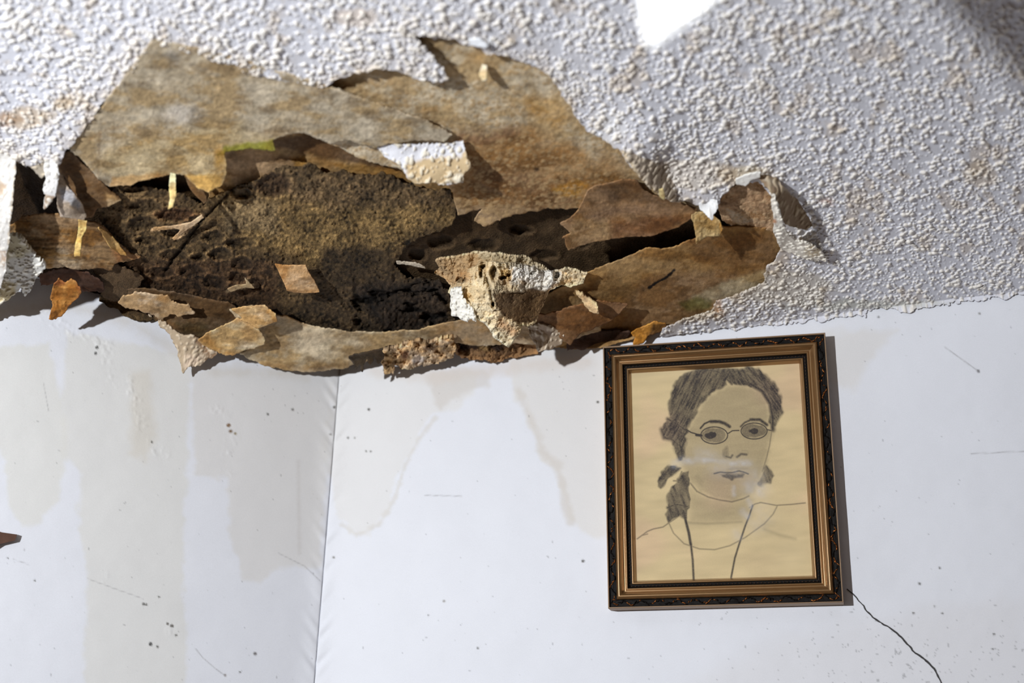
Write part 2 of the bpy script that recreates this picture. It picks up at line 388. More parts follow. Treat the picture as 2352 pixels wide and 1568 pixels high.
def make_wall(name, dvec, nvec, usign, ulen, dense, parent=None):
    us = np.concatenate([np.arange(0, dense, 0.0013), np.arange(dense, ulen, 0.05), [ulen]])
    vs = np.concatenate([[-0.05], np.arange(-0.03, 0.47, 0.0013), np.arange(0.48, 0.6, 0.03), np.linspace(0.65, 2.0, 10)])
    U_, V_ = np.meshgrid(us, vs)
    P = Jw + U_.ravel()[:, None] * dvec - V_.ravel()[:, None] * np.array([0, 0, 1.0])
    x, y = proj(P)
    col = wall_colour(P)
    fine = (U_.ravel() < dense) & (V_.ravel() < 0.47)
    h = wall_relief(x, y) * fine
    # ridges of filler along the corner seam
    e = np.exp(-(U_.ravel() / 0.013) ** 2)
    vv = V_.ravel(); h = h + fine * e * (0.0016 + 0.0012 * vnoise(vv * 1000 + U_.ravel() * 900, U_.ravel() * 300, 9, 71)) * (U_.ravel() > 0)
    P = P + h[:, None] * nvec
    idx = np.arange(P.shape[0]).reshape(U_.shape)
    F = np.stack([idx[:-1, :-1].ravel(), idx[1:, :-1].ravel(), idx[1:, 1:].ravel(), idx[:-1, 1:].ravel()], -1)
    a, b, c = P[F[0, 0]], P[F[0, 1]], P[F[0, 2]]
    if np.cross(b - a, c - b) @ nvec < 0: F = F[:, ::-1]
    o = new_mesh(name, P, F, col, M_WALL); tag(o, None, kind='structure')
    s = o.modifiers.new('solid', 'SOLIDIFY'); s.thickness = 0.04; s.offset = -1
    return o
wall_r = make_wall('wall_right', jdir, WALL_N, 1, 1.7, 0.86)
wall_l = make_wall('wall_left', -j2, LN, -1, 1.6, 0.62)

# the long crack under the picture's lower right corner: a dark groove ribbon set in the plaster
def ribbon(name, pts, widths, m, col, parent, off=0.0006, rough=1.0, seed=1):
    P = np.asarray(pts, float); d = np.r_[0, np.cumsum(np.hypot(*np.diff(P, axis=0).T))]
    t = np.arange(0, d[-1], 3.0); x = np.interp(t, d, P[:, 0]); y = np.interp(t, d, P[:, 1]); wd = np.interp(t, d, widths)
    x = x + rough * 2.2 * vnoise(t, t * 0, 14, seed) + rough * vnoise(t, t * 0, 5, seed + 1); y = y + rough * 1.5 * vnoise(t, t * 0 + 50, 12, seed + 2)
    wd = wd * (1 + 0.35 * vnoise(t, t * 0, 7, seed + 5))
    tx = np.gradient(x); ty = np.gradient(y); L = np.hypot(tx, ty); nx, ny = -ty / L, tx / L
    def w3(a, b, o): r = ray(a, b); return CAM + r * (t_wall(r) - o)[:, None]
    A = w3(x + nx * wd / 2, y + ny * wd / 2, off); B = w3(x - nx * wd / 2, y - ny * wd / 2, off); C = w3(x, y, off * 0.3)
    n = len(t); V = np.concatenate([A, C, B]); i = np.arange(n - 1)
    F = np.concatenate([np.stack([i, i + 1, n + i + 1, n + i], 1), np.stack([n + i, n + i + 1, 2 * n + i + 1, 2 * n + i], 1)])
    return new_mesh(name, V, F, np.tile(lin(col), (len(V), 1)), m, parent)
crack = ribbon('crack', [(1945, 1352), (1962, 1366), (1982, 1390), (2003, 1417), (2040, 1440), (2070, 1462), (2095, 1492), (2125, 1515), (2148, 1540), (2165, 1575), (2190, 1640)],
               [2, 2.5, 2.5, 3, 3.2, 3.6, 3.6, 4, 3.6, 3.2, 3], M_WALL, (64, 62, 62), wall_r, seed=5, rough=0.9)
tag(crack, 'dark thin crack in the plaster')

# ------------------------------------------------------------------ ceiling skin with the torn hole
HOLE = [(-420, 300), (-60, 330), (-10, 350), (20, 362), (40, 372), (60, 385), (85, 375), (100, 368), (135, 378), (150, 350), (160, 338), (200, 290), (235, 240), (290, 182), (330, 128), (362, 102), (400, 113),
        (470, 130), (500, 143), (540, 150), (560, 172), (620, 180), (660, 186), (700, 192), (745, 207), (775, 182), (830, 167), (880, 160), (930, 168), (960, 186), (1033, 186),
        (1010, 150), (980, 115), (945, 78), (985, 86), (1045, 88), (1060, 100), (1100, 106), (1120, 125), (1160, 127), (1230, 155), (1265, 172), (1290, 220), (1320, 258),
        (1345, 300), (1380, 318), (1425, 348), (1440, 372), (1470, 402), (1500, 432), (1540, 457), (1580, 467), (1612, 476), (1635, 492), (1650, 470), (1660, 447), (1690, 425), (1740, 415),
        (1775, 450), (1785, 500), (1800, 545), (1785, 592), (1760, 612), (1755, 652), (1700, 672), (1645, 692), (1635, 718), (1560, 738), (1520, 760), (1480, 820), (900, 980), (400, 960), (-420, 900)]
def behind(X, Y, drop):
    rel = at(X, Y, drop, -5.0) - CAM
    return np.maximum(rel[..., 1] - DW, -(rel @ LN - KL))
def skin_s(X, Y):
    sh = -sdf(X, Y, HOLE)
    r = ray(X, Y); P = at(X, Y, POP, -5.0)               # where the skin plane would be without walls
    rel = P - CAM
    beyond = np.maximum(rel[..., 1] - DW, -(rel @ LN - KL))       # metres behind a wall
    edge = beyond * 900 - 7 + 7 * vnoise(X, Y, 26, 3)
    return np.maximum(sh, edge)
def skin_col(x, y, col):
    # cream and brown damp blots and grime between the bumps
    n = fbm(x, y, 55, 12, 4)
    wgt = sstep(0.22, 0.5, n) * 0.35
    near = np.exp(-np.maximum(-sdf(x, y, HOLE) * -1, 0) / 45.0)
    near = np.exp(-np.abs(sdf(x, y, HOLE)) / 38.0)
    wgt = np.clip(wgt + near * (0.25 + 0.45 * fbm(x, y, 30, 13, 3)), 0, 0.8)
    c2 = lin((196, 172, 136))
    return col + (c2 - col) * wgt[:, None]
pp = []
for (cx, cy, rx, ry, c) in [(60, 270, 60, 26, (196, 168, 122)), (150, 240, 26, 14, (180, 150, 100)), (20, 275, 30, 16, (170, 130, 90)), (1900, 462, 14, 8, (204, 150, 96)), (1720, 395, 46, 14, (222, 206, 170)),
                            (1600, 720, 60, 16, (205, 186, 150)), (820, 40, 60, 20, (214, 196, 176)), (1650, 712, 10, 16, (200, 130, 50)), (1800, 660, 120, 40, (214, 206, 190)), (1600, 400, 90, 36, (220, 208, 190)),
                            (2250, 400, 40, 30, (206, 190, 168)), (1990, 700, 160, 12, (196, 196, 180))]:
    pp.append((('E', cx, cy, rx, ry), c, 6, 0.6, 8))
smooth_spots = [(1400, 290, 42, 40), (1115, 98, 36, 10), (940, 178, 60, 16)]
for q in smooth_spots: pp.append((('E', *q), (236, 238, 244), 6, 0.9, 6))
def skin_relief(x, y, s):
    return 0.0 * x, None
ctrlS = [(-300, -200, 1.6), (1000, -300, 1.6), (2600, -200, 1.6), (2600, 660, 1.6), (2000, 700, 1.6), (0, 330, 2.0), (150, 345, 2.6), (360, 100, 1.9), (745, 200, 1.8), (1000, 150, 2.2), (1250, 160, 1.9),
         (1340, 290, 2.1), (1440, 365, 3.0), (1400, 300, 2.3), (1490, 345, 3.0), (1530, 440, 2.6), (1610, 470, 3.0), (1560, 400, 2.0), (1650, 400, 2.0), (1800, 545, 2.3), (1860, 500, 1.7), (1760, 620, 2.0), (1640, 700, 2.0),
         (1700, 300, 1.6), (1300, 0, 1.6), (600, 0, 1.6), (200, 150, 1.7), (60, 230, 1.8), (-300, 300, 1.8), (1530, 380, 1.9)]
skin = sheet('textured_skin', HOLE, ctrlS, (222, 223, 231), pp, M_POP, res=1.6, rag=(4, 2.2), wr=(0.0008, 120), th=0.0016, pop=1.7, parent=ceil, seed=21, sfun=skin_s,
             colfun=skin_col, grid=(-70, 2420, -50, 800), wide=True, popcol=(238, 232, 222), gap=0.0016)
tag(skin, 'white popcorn textured skin torn open over a ragged hole')

# ------------------------------------------------------------------ what the hole shows
TAN = (186, 162, 128); TAN2 = (170, 142, 104); OCH = (176, 132, 66); BRN = (104, 74, 46); DKB = (52, 38, 26)
def board_relief(x, y, s):
    n = fbm(x, y, 26, 301, 5); cm = 1 + 0.35 * fbm(x, y, 9, 302, 3) + 0.3 * n
    h = 0.0018 * n
    for i, (a, b, rx, ry) in enumerate([(1196, 528, 28, 12), (1110, 560, 34, 14), (1010, 555, 30, 16), (1250, 585, 34, 12), (960, 585, 22, 14), (1330, 560, 30, 10)]):
        q = np.hypot((x - a + 8 * fbm(x, y, 22, 5 + i, 3)) / rx, (y - b + 6 * fbm(x, y, 18, 46 + i, 3)) / ry)
        w_ = 1 - sstep(0.7, 1.05, q); h = h - 0.003 * w_ + 0.001 * np.exp(-((q - 1.15) / 0.12) ** 2); cm = cm * (1 - 0.45 * w_) * (1 + 0.5 * np.exp(-((q - 1.12) / 0.1) ** 2))
    return h, np.clip(cm, 0.05, 3)
board = sheet('exposed_boards', [(-340, 330), (1900, 330), (1900, 760), (1500, 860), (-340, 960)], [(0, 600, 0.1), (800, 600, 0.1), (1500, 600, 0.1)], (62, 46, 28),
              [([(900, 560), (1600, 460), (1660, 520), (1340, 640), (900, 660)], (74, 58, 40), 10, 1, 8), ([(0, 380), (300, 380), (300, 700), (0, 700)], (50, 36, 22), 10, 0.9, 8)],
              M_WET, res=4, wr=(0.0006, 60), th=0.001, parent=ceil, relief=board_relief, seed=31, gap=0.003, sfun=lambda X, Y: np.maximum(sdf(X, Y, [(-340, 330), (1900, 330), (1900, 900), (-340, 960)]), behind(X, Y, 0.002) * 900 - 3))

# right-hand pale backing paper
sheet('backing_paper', [(700, 130), (900, 100), (930, 60), (1300, 100), (1400, 260), (1560, 420), (1640, 480), (1600, 500), (1500, 470), (1330, 478), (1250, 482), (1165, 497), (1110, 520), (1085, 508), (1105, 482), (1052, 494), (1038, 440),
                        (1030, 425), (960, 400), (840, 370), (700, 300)],
      [(800, 150, 1.0), (1000, 90, 1.25), (1300, 150, 1.1), (1200, 300, 1.0), (1450, 400, 1.0), (1600, 490, 1.2), (1100, 500, 1.5), (1250, 480, 1.3), (1045, 440, 1.7), (700, 300, 1.1), (900, 350, 1.2), (1110, 518, 1.9)],
      (200, 182, 152),
      [([(1040, 310), (1200, 300), (1420, 370), (1560, 500), (1100, 540), (1020, 440)], (164, 126, 80), 26, 0.95, 26),
       ([(1190, 215), (1250, 225), (1290, 210), (1310, 260), (1270, 290), (1220, 270)], (196, 152, 78), 12, 0.6, 14),
       (('L', [(1060, 318), (1120, 322), (1180, 300)], 12), (120, 80, 48), 9, 0.6, 9),
       ([(1080, 350), (1160, 380), (1330, 430), (1300, 480), (1120, 500), (1060, 420)], (138, 104, 68), 20, 0.7, 20),
       (('L', [(1090, 385), (1150, 412), (1230, 432), (1300, 452)], 14), (120, 86, 54), 14, 0.55, 12),
       ([(1265, 435), (1290, 422), (1330, 412), (1350, 425), (1320, 452), (1290, 450)], (198, 152, 78), 5, 0.85, 5),
       (('E', 1232, 388, 6, 5), (70, 50, 34), 3, 0.9, 2), (('L', [(1100, 425), (1125, 435), (1150, 445)], 6), (166, 144, 122), 5, 0.6, 5),
       (('L', [(960, 255), (1000, 252)], 6), (186, 150, 100), 6, 0.6, 5), (('E', 1090, 130, 26, 16), (196, 160, 108), 8, 0.5, 6), ([(1020, 470), (1110, 520), (1250, 482), (1180, 470)], (158, 132, 100), 6, 0.7, 8)],
      res=2.5, rag=(3, 1.6), wr=(0.0014, 60), seed=41, pop=0.25, popcol=(178, 148, 106),
      label='pale stained backing paper spreading across the right half of the ceiling hole', cat='torn paper')
# small raised blister and its curl on the pale paper
sheet('paper_curl', [(1108, 150), (1118, 152), (1118, 185), (1108, 188), (1100, 170)], [(1104, 150, 1.4), (1116, 180, 2.4)], (224, 208, 178), m=M_PAPER, res=2, rag=(1, 1), seed=43,
      label='small upright curl of cream paper near the top of the pale backing paper', cat='torn paper')
sheet('paper_curl', [(1058, 90), (1100, 88), (1122, 104), (1115, 112), (1090, 106), (1062, 100)], [(1060, 90, 2.0), (1115, 108, 2.6)], (240, 242, 246), m=M_POP, res=2, rag=(1, 1), seed=44,
      label='bright white paper lip at the topmost edge of the hole', cat='torn paper')

# ochre layer below the seam
sheet('ochre_paper', [(480, 320), (700, 280), (1110, 310), (1110, 470), (900, 470), (640, 440), (560, 440), (480, 460)],
      [(520, 350, 0.4), (700, 330, 0.35), (900, 380, 0.35), (1080, 400, 0.35), (600, 430, 0.35)], (172, 138, 92),
      [([(505, 345), (620, 350), (700, 365), (640, 420), (540, 430)], (166, 134, 98), 8, 0.9, 8), ([(620, 325), (650, 312), (700, 306), (780, 322), (860, 345), (900, 380), (870, 392), (800, 372), (740, 360), (640, 345)], (92, 68, 46), 7, 0.9, 9),
       ([(860, 330), (960, 330), (960, 420), (900, 410)], (120, 88, 52), 12, 0.8, 12), ([(665, 362), (700, 360), (705, 380), (680, 385)], (192, 140, 60), 5, 0.7, 6),
       ([(760, 375), (900, 385), (960, 420), (900, 405), (800, 400)], (180, 136, 72), 6, 0.8, 8)],
      res=2.5, seed=51, wr=(0.001, 40), label='ochre and brown inner paper layer between the grey-tan flap and the dark crust', cat='torn paper')

# dark mouldy crust
CELLS = [(306, 437, 26, 12), (329, 475, 38, 18), (329, 513, 36, 17), (337, 552, 26, 10), (405, 493, 44, 15), (395, 534, 26, 11), (489, 543, 28, 14), (553, 558, 30, 14), (507, 583, 24, 14), (555, 606, 26, 17),
         (630, 425, 42, 28), (556, 446, 22, 12), (543, 637, 28, 14), (494, 648, 30, 16), (438, 622, 32, 14), (458, 590, 20, 10), (400, 585, 34, 13), (370, 625, 30, 13), (450, 505, 18, 10), (590, 650, 20, 14)]
def crust_relief(x, y, s):
    n = fbm(x, y, 30, 311, 6, 0.62); fine = fbm(x, y, 6, 312, 3)
    gr = np.clip(fbm(x, y, 4.5, 316, 2), 0, 1); h = 0.0026 * n + 0.0010 * fine + 0.0014 * gr; cm = 1 + 1.1 * fine + 0.6 * fbm(x, y, 45, 319, 3) + 1.9 * gr * np.clip(0.4 + fbm(x, y, 34, 317, 3), 0, 1)
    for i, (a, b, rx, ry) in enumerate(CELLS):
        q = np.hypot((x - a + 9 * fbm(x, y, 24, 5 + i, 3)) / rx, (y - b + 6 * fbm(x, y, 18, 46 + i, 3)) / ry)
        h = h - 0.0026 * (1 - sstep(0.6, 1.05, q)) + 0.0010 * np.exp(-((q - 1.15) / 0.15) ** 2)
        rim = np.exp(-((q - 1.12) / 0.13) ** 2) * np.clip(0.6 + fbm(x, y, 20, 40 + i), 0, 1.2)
        cm = cm * (1 - 0.42 * (1 - sstep(0.8, 1.0, q))) * (1 + 1.3 * rim * (0.6 + 0.9 * np.clip(fine + 0.3, 0, 1)))  # lit cell rims are brightened in the colour
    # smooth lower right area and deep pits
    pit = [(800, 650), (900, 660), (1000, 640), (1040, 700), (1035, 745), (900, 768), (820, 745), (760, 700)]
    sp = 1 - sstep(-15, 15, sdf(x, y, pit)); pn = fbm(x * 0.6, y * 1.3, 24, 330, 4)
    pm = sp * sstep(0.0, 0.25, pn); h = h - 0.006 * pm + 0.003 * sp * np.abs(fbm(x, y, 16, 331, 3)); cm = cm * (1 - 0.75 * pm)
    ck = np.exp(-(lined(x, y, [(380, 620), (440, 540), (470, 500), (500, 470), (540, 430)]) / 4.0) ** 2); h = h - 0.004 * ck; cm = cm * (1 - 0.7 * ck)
    return h, np.clip(cm, 0.05, 3)
CRUST = [(245, 425), (262, 420), (300, 428), (380, 436), (430, 452), (470, 470), (480, 455), (515, 440), (560, 425), (592, 408), (630, 388), (655, 378), (690, 382), (712, 378), (750, 396), (790, 392), (812, 402), (870, 398), (900, 402),
         (930, 418), (965, 428), (1000, 438), (1038, 430), (1045, 470), (1050, 500), (1035, 515), (1000, 535), (960, 548), (935, 565), (925, 585), (905, 606), (935, 640), (1010, 640), (1045, 700), (1040, 760), (900, 790), (700, 780), (560, 760), (300, 730), (230, 690), (250, 630), (300, 600), (270, 560), (225, 500)]
crust = sheet('plaster_crust', CRUST, [(300, 450, 1.0), (640, 400, 1.1), (900, 410, 1.1), (1040, 480, 1.1), (700, 600, 1.0), (300, 650, 1.2), (900, 760, 1.0), (500, 560, 1.1)], (84, 66, 42),
      [([(480, 440), (640, 460), (960, 440), (1040, 500), (930, 560), (880, 600), (700, 600), (560, 540)], (124, 100, 62), 24, 0.9, 24),
       ([(640, 380), (960, 420), (1000, 470), (760, 480), (600, 430)], (104, 84, 58), 14, 0.8, 12),
       ([(500, 460), (640, 470), (640, 540), (520, 530)], (132, 112, 82), 14, 0.6, 16),
       ([(740, 570), (900, 560), (910, 620), (1010, 650), (1040, 760), (700, 770), (640, 720), (720, 690)], (66, 52, 34), 16, 0.95, 12),
       ([(240, 590), (640, 600), (640, 700), (700, 760), (300, 720)], (70, 50, 32), 16, 0.85, 16),
       ([(800, 650), (1020, 640), (1040, 750), (880, 765)], (44, 34, 25), 12, 0.9, 10),
       (('E', 630, 425, 38, 26), (90, 66, 44), 6, 0.7, 6), (('E', 405, 493, 44, 15), (88, 58, 36), 5, 0.7, 4), (('L', [(350, 528), (400, 520), (440, 515), (466, 494)], 3), (196, 160, 118), 2.5, 0.8, 3),
       (('L', [(440, 520), (420, 540), (400, 552)], 2.5), (190, 156, 116), 2.5, 0.7, 3), (('L', [(520, 668), (580, 655), (570, 642)], 4), (150, 128, 96), 3, 0.6, 4)],
      M_CRUST, res=2.0, rag=(5, 2.5), wr=(0.0008, 70), seed=61, relief=crust_relief, gap=0.006,
      label='dark mouldy crust of old plaster exposed in the middle of the hole', cat='plaster')
# big grey-tan flap, upper left
sheet('paper_flap', [(160, 345), (165, 330), (300, 160), (350, 90), (500, 120), (600, 150), (745, 195), (900, 250), (980, 278), (1042, 310), (1020, 326), (960, 322), (880, 334), (860, 340), (800, 322), (760, 330), (700, 306), (660, 310), (628, 322), (632, 346),
                     (560, 342), (515, 348), (522, 400), (512, 425), (480, 442), (455, 432), (425, 402), (400, 398), (385, 402), (330, 415), (300, 425), (250, 428), (225, 412), (190, 370)],
      [(165, 340, 2.2), (230, 245, 2.15), (300, 165, 2.1), (360, 100, 2.0), (560, 165, 1.9), (740, 200, 1.9), (1040, 310, 1.85), (880, 330, 1.95), (700, 306, 2.0), (520, 345, 2.1), (515, 400, 2.6), (480, 440, 3.4), (400, 400, 2.4), (250, 425, 1.9), (450, 280, 2.0), (300, 330, 2.2), (600, 240, 1.8)],
      (180, 164, 138),
      [([(300, 330), (520, 280), (640, 310), (640, 350), (520, 420), (480, 440), (300, 420), (200, 380)], (184, 160, 116), 18, 0.7, 20), (('E', 395, 130, 22, 14), (132, 128, 124), 10, 0.5, 6), (('E', 415, 258, 40, 22), (196, 184, 168), 14, 0.7, 10),
       ([(500, 355), (515, 336), (560, 328), (628, 322), (636, 352), (520, 358)], (142, 136, 46), 5, 0.95, 4), (('E', 505, 362, 14, 26), (168, 124, 44), 7, 0.75, 6), ([(425, 402), (510, 400), (512, 425), (482, 442), (455, 432)], (222, 184, 112), 5, 0.8, 5),  # a golden lit spot is painted into the colour here
       ([(260, 408), (300, 400), (385, 402), (385, 430), (250, 432)], (192, 146, 84), 5, 0.7, 6), (('L', [(205, 320), (240, 300), (280, 290)], 2), (160, 130, 92), 4, 0.5, 4), (('L', [(280, 180), (300, 240)], 1.2), (128, 112, 92), 2, 0.5, 2),
       (('L', [(230, 300), (225, 400)], 2), (150, 120, 84), 3, 0.4, 4), (('L', [(500, 130), (600, 165), (740, 205)], 5), (150, 130, 102), 8, 0.5, 6)],
      res=2.0, rag=(1.8, 1.4), wr=(0.0018, 80), seed=71, gap=0.006, label='large grey-tan sheet of backing paper folded down at the upper left of the hole', cat='torn paper')
# white textured scrap hanging in the middle
sheet('textured_scrap', [(868, 338), (905, 332), (960, 336), (1010, 332), (1062, 328), (1070, 350), (1082, 382), (1064, 400), (1062, 418), (1030, 424), (990, 420), (952, 424), (935, 410), (928, 388), (905, 372), (880, 360)],
      [(868, 338, 1.7), (1060, 328, 1.7), (960, 350, 2.1), (930, 400, 3.4), (990, 420, 3.9), (1064, 415, 3.8), (1080, 380, 3.2)], (226, 226, 232),
      [([(930, 378), (1000, 362), (1062, 362), (1068, 330), (1090, 380), (1060, 420), (940, 430)], (206, 178, 130), 6, 0.9, 8), (('E', 1052, 408, 14, 10), (240, 232, 214), 4, 0.8, 3)],
      M_POP, res=1.6, rag=(2.5, 2), seed=81, pop=1.3, popcol=(232, 222, 200), th=0.002, label='scrap of white popcorn-textured skin hanging by its edge amid the tan paper', cat='ceiling scrap')
# narrow dangling slivers at the left
sheet('paper_sliver', [(391, 398), (404, 400), (402, 430), (404, 450), (398, 476), (386, 480), (390, 455), (388, 425)], [(395, 400, 2.6), (394, 478, 5.2)], (232, 212, 160), res=1.5, rag=(1.2, 0.8), seed=91, wr=(0.0004, 20),
      label='narrow cream sliver dangling from the grey-tan sheet over the crust', cat='torn paper')
sheet('paper_sliver', [(180, 506), (200, 508), (199, 525), (188, 545), (183, 588), (170, 589), (174, 560), (180, 530)], [(190, 508, 3.4), (176, 588, 5.4)], (226, 190, 118), res=1.5, rag=(1.2, 0.8), seed=92, wr=(0.0004, 20),
      label='narrow yellow sliver dangling at the far left below the grey curl', cat='torn paper')
sheet('paper_sliver', [(222, 520), (240, 528), (262, 548), (280, 572), (292, 588), (278, 584), (255, 570), (240, 548)], [(225, 520, 2.2), (290, 588, 2.4)], (198, 158, 96), res=1.5, rag=(1.5, 1), seed=93,
      label='golden frayed sliver lying along the crust edge at the left', cat='torn paper')
# dark folded flap to the right of the left textured strip
sheet('paper_flap', [(142, 350), (160, 345), (190, 375), (225, 410), (255, 440), (282, 460), (250, 475), (225, 478), (212, 498), (196, 500), (170, 450), (150, 410), (132, 375)],
      [(150, 350, 1.7), (280, 460, 1.9), (200, 498, 2.6), (150, 410, 1.2)], (112, 86, 58), [([(240, 440), (282, 460), (250, 480)], (196, 166, 124), 4, 0.8, 4), (('L', [(150, 370), (200, 395)], 2), (80, 60, 42), 4, 0.5, 3)],
      res=2, rag=(1.5, 1), seed=94, label='dark brown flap hanging at the left corner of the grey-tan sheet', cat='torn paper')
# grey bulging curl
sheet('paper_curl', [(132, 380), (140, 395), (152, 425), (172, 448), (190, 472), (198, 497), (192, 508), (170, 502), (140, 497), (130, 470), (131, 430)],
      [(134, 385, 2.2), (135, 490, 3.2), (195, 505, 3.3), (165, 470, 4.2), (190, 475, 3.0)], (170, 152, 132), [([(135, 430), (165, 438), (188, 470), (180, 480), (140, 455)], (150, 150, 154), 6, 0.8, 6)],
      res=1.6, rag=(1.5, 1), seed=95, label='grey-beige bulging paper curl beside the white strip at the left', cat='torn paper')
# white textured strip
sheet('textured_scrap', [(103, 368), (122, 362), (130, 372), (136, 400), (130, 430), (128, 452), (98, 488), (104, 450), (97, 434), (106, 410), (100, 392)],
      [(112, 368, 2.4), (110, 440, 4.0), (100, 486, 4.6), (130, 420, 3.5)], (236, 234, 232), [([(103, 446), (130, 452), (98, 490)], (176, 150, 122), 3, 0.9, 2)],
      M_POP, res=1.6, rag=(2, 1.5), seed=96, pop=0.8, popcol=(240, 236, 226), label='small white textured strip dangling at the left, just right of the long one', cat='ceiling scrap')
# torn textured lip above the dark gap
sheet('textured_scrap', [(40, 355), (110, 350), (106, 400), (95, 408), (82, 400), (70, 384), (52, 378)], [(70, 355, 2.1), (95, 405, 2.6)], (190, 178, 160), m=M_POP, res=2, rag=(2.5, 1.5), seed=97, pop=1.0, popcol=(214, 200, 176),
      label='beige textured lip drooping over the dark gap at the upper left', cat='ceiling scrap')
# brown grained paper, left
sheet('grained_paper', [(18, 520), (60, 495), (110, 490), (150, 495), (190, 505), (235, 515), (265, 550), (300, 580), (325, 590), (300, 600), (262, 606), (258, 620), (200, 618), (150, 616), (100, 618), (85, 600), (30, 570)],
      [(30, 530, 2.4), (110, 492, 2.0), (235, 515, 1.7), (325, 590, 1.6), (258, 620, 2.2), (100, 616, 3.8), (150, 580, 2.6), (30, 565, 3.2)], (146, 116, 80),
      [([(20, 520), (80, 520), (120, 560), (190, 600), (180, 616), (90, 616), (20, 570)], (178, 156, 126), 8, 0.8, 8), (('L', [(60, 535), (120, 545), (150, 570)], 3), (110, 84, 58), 4, 0.6, 5), ([(255, 570), (325, 590), (270, 604)], (150, 98, 54), 8, 0.7, 6),
       ([(110, 490), (240, 515), (262, 560), (200, 560), (140, 520)], (122, 92, 58), 8, 0.6, 8)],
      res=2, rag=(3, 1.5), wr=(0.0012, 30), seed=98, gap=0.012, mott=1.25, label='brown grained paper sheet sagging at the far left of the hole', cat='torn paper')
# lumpy white textured corner and the long strip at the left border
sheet('textured_scrap', [(-60, 560), (10, 545), (45, 545), (60, 560), (80, 590), (105, 612), (90, 632), (80, 650), (72, 668), (55, 680), (48, 665), (30, 680), (0, 700), (-60, 740)],
      [(-40, 560, 4.0), (45, 548, 4.2), (100, 612, 4.6), (50, 678, 4.8), (0, 695, 6.2)], (222, 220, 214), [([(-60, 640), (40, 650), (30, 690), (-60, 740)], (208, 190, 142), 6, 0.8, 8), ([(-60, 540), (60, 540), (80, 580), (10, 600)], (190, 176, 132), 6, 0.7, 8)],
      M_POP, res=1.8, rag=(3, 2.5), seed=99, pop=1.7, popcol=(238, 232, 218), th=0.004, gap=0.02, label='lumpy white textured corner hanging off the ceiling at the left border', cat='ceiling scrap')
sheet('textured_scrap', [(-60, 345), (10, 352), (38, 362), (36, 400), (30, 450), (26, 500), (20, 560), (14, 620), (2, 660), (-60, 680)], [(-10, 355, 2.2), (36, 362, 2.2), (28, 480, 4.8), (5, 655, 6.8), (-40, 600, 6.2)], (238, 234, 228),
      [(('E', 6, 430, 9, 20), (196, 160, 118), 6, 0.7, 5), (('E', 8, 590, 8, 18), (190, 150, 106), 6, 0.7, 5), (('L', [(36, 370), (28, 470), (20, 560)], 2.5), (196, 170, 130), 3, 0.7, 3)], M_POP, res=1.8, rag=(2, 1.5), seed=100, pop=0.5, popcol=(244, 240, 232), gap=0.025,
      label='long white strip of ceiling skin hanging down the left border', cat='ceiling scrap')
# orange chip against the wall
sheet('orange_chip', [(122, 652), (135, 640), (150, 650), (163, 640), (178, 650), (187, 672), (182, 685), (168, 690), (158, 702), (153, 716), (148, 724), (132, 730), (120, 737), (109, 735), (112, 722), (120, 700), (117, 675)],
      [(140, 645, 4.0), (180, 670, 4.8), (112, 734, 6.4), (150, 690, 5.0)], (164, 112, 52), [(('L', [(150, 660), (140, 720)], 5), (196, 146, 82), 6, 0.6, 4), (('L', [(180, 655), (186, 680), (160, 702)], 4), (150, 88, 36), 4, 0.6, 4), ([(115, 640), (150, 640), (150, 655), (125, 658)], (120, 62, 28), 4, 0.7, 3)],
      res=1.6, rag=(2.5, 1.5), seed=101, gap=0.035, wr=(0.002, 30), label='orange-brown curled chip dangling in front of the wall at the left', cat='torn paper')
sheet('grained_paper', [(90, 632), (125, 618), (175, 618), (215, 632), (240, 650), (235, 668), (190, 672), (180, 655), (150, 660), (120, 650), (95, 655)], [(130, 630, 2.6), (230, 660, 2.4)], (74, 44, 24), res=2, rag=(3, 2), seed=102, gap=0.02,
      label='dark reddish torn layer above the orange chip', cat='torn paper')
sheet('grained_paper', [(205, 612), (265, 605), (300, 620), (330, 640), (300, 690), (262, 692), (240, 680), (230, 655)], [(260, 620, 1.6), (270, 688, 1.8)], (92, 72, 50), res=2, rag=(4, 2.5), seed=103, gap=0.02, wr=(0.002, 24), m=M_CRUST,
      label='crumbly dark brown layer right of the orange chip', cat='torn paper')
# brown and tan layers at the lower left of the crust
sheet('paper_flap', [(250, 672), (330, 660), (450, 680), (540, 700), (562, 732), (552, 742), (520, 752), (480, 768), (462, 780), (430, 770), (410, 770), (380, 748), (350, 722), (310, 712), (262, 695)],
      [(260, 680, 1.6), (540, 710, 1.6), (480, 765, 3.2), (400, 765, 4.0), (330, 700, 2.4), (440, 700, 1.8)], (100, 78, 54), [([(400, 740), (480, 740), (470, 780), (420, 772)], (84, 70, 44), 8, 0.7, 6)], res=2, rag=(3, 1.5), seed=104, gap=0.02,
      label='dark brown paper flap along the lower left rim of the hole', cat='torn paper')
sheet('paper_flap', [(268, 694), (282, 682), (310, 672), (350, 676), (385, 680), (400, 694), (432, 700), (452, 722), (430, 720), (416, 728), (392, 722), (372, 732), (345, 722), (320, 712), (290, 705)],
      [(290, 690, 3.2), (450, 720, 3.2), (390, 700, 3.0), (340, 715, 3.8)], (190, 164, 132), [(('L', [(300, 690), (360, 690), (400, 700)], 6), (200, 176, 148), 6, 0.6, 5), (('E', 375, 685, 20, 8), (176, 136, 84), 6, 0.6, 5)], res=1.8, rag=(2.5, 2), seed=105, gap=0.022,
      label='small light tan scrap lying on the dark brown flap at lower left', cat='torn paper')
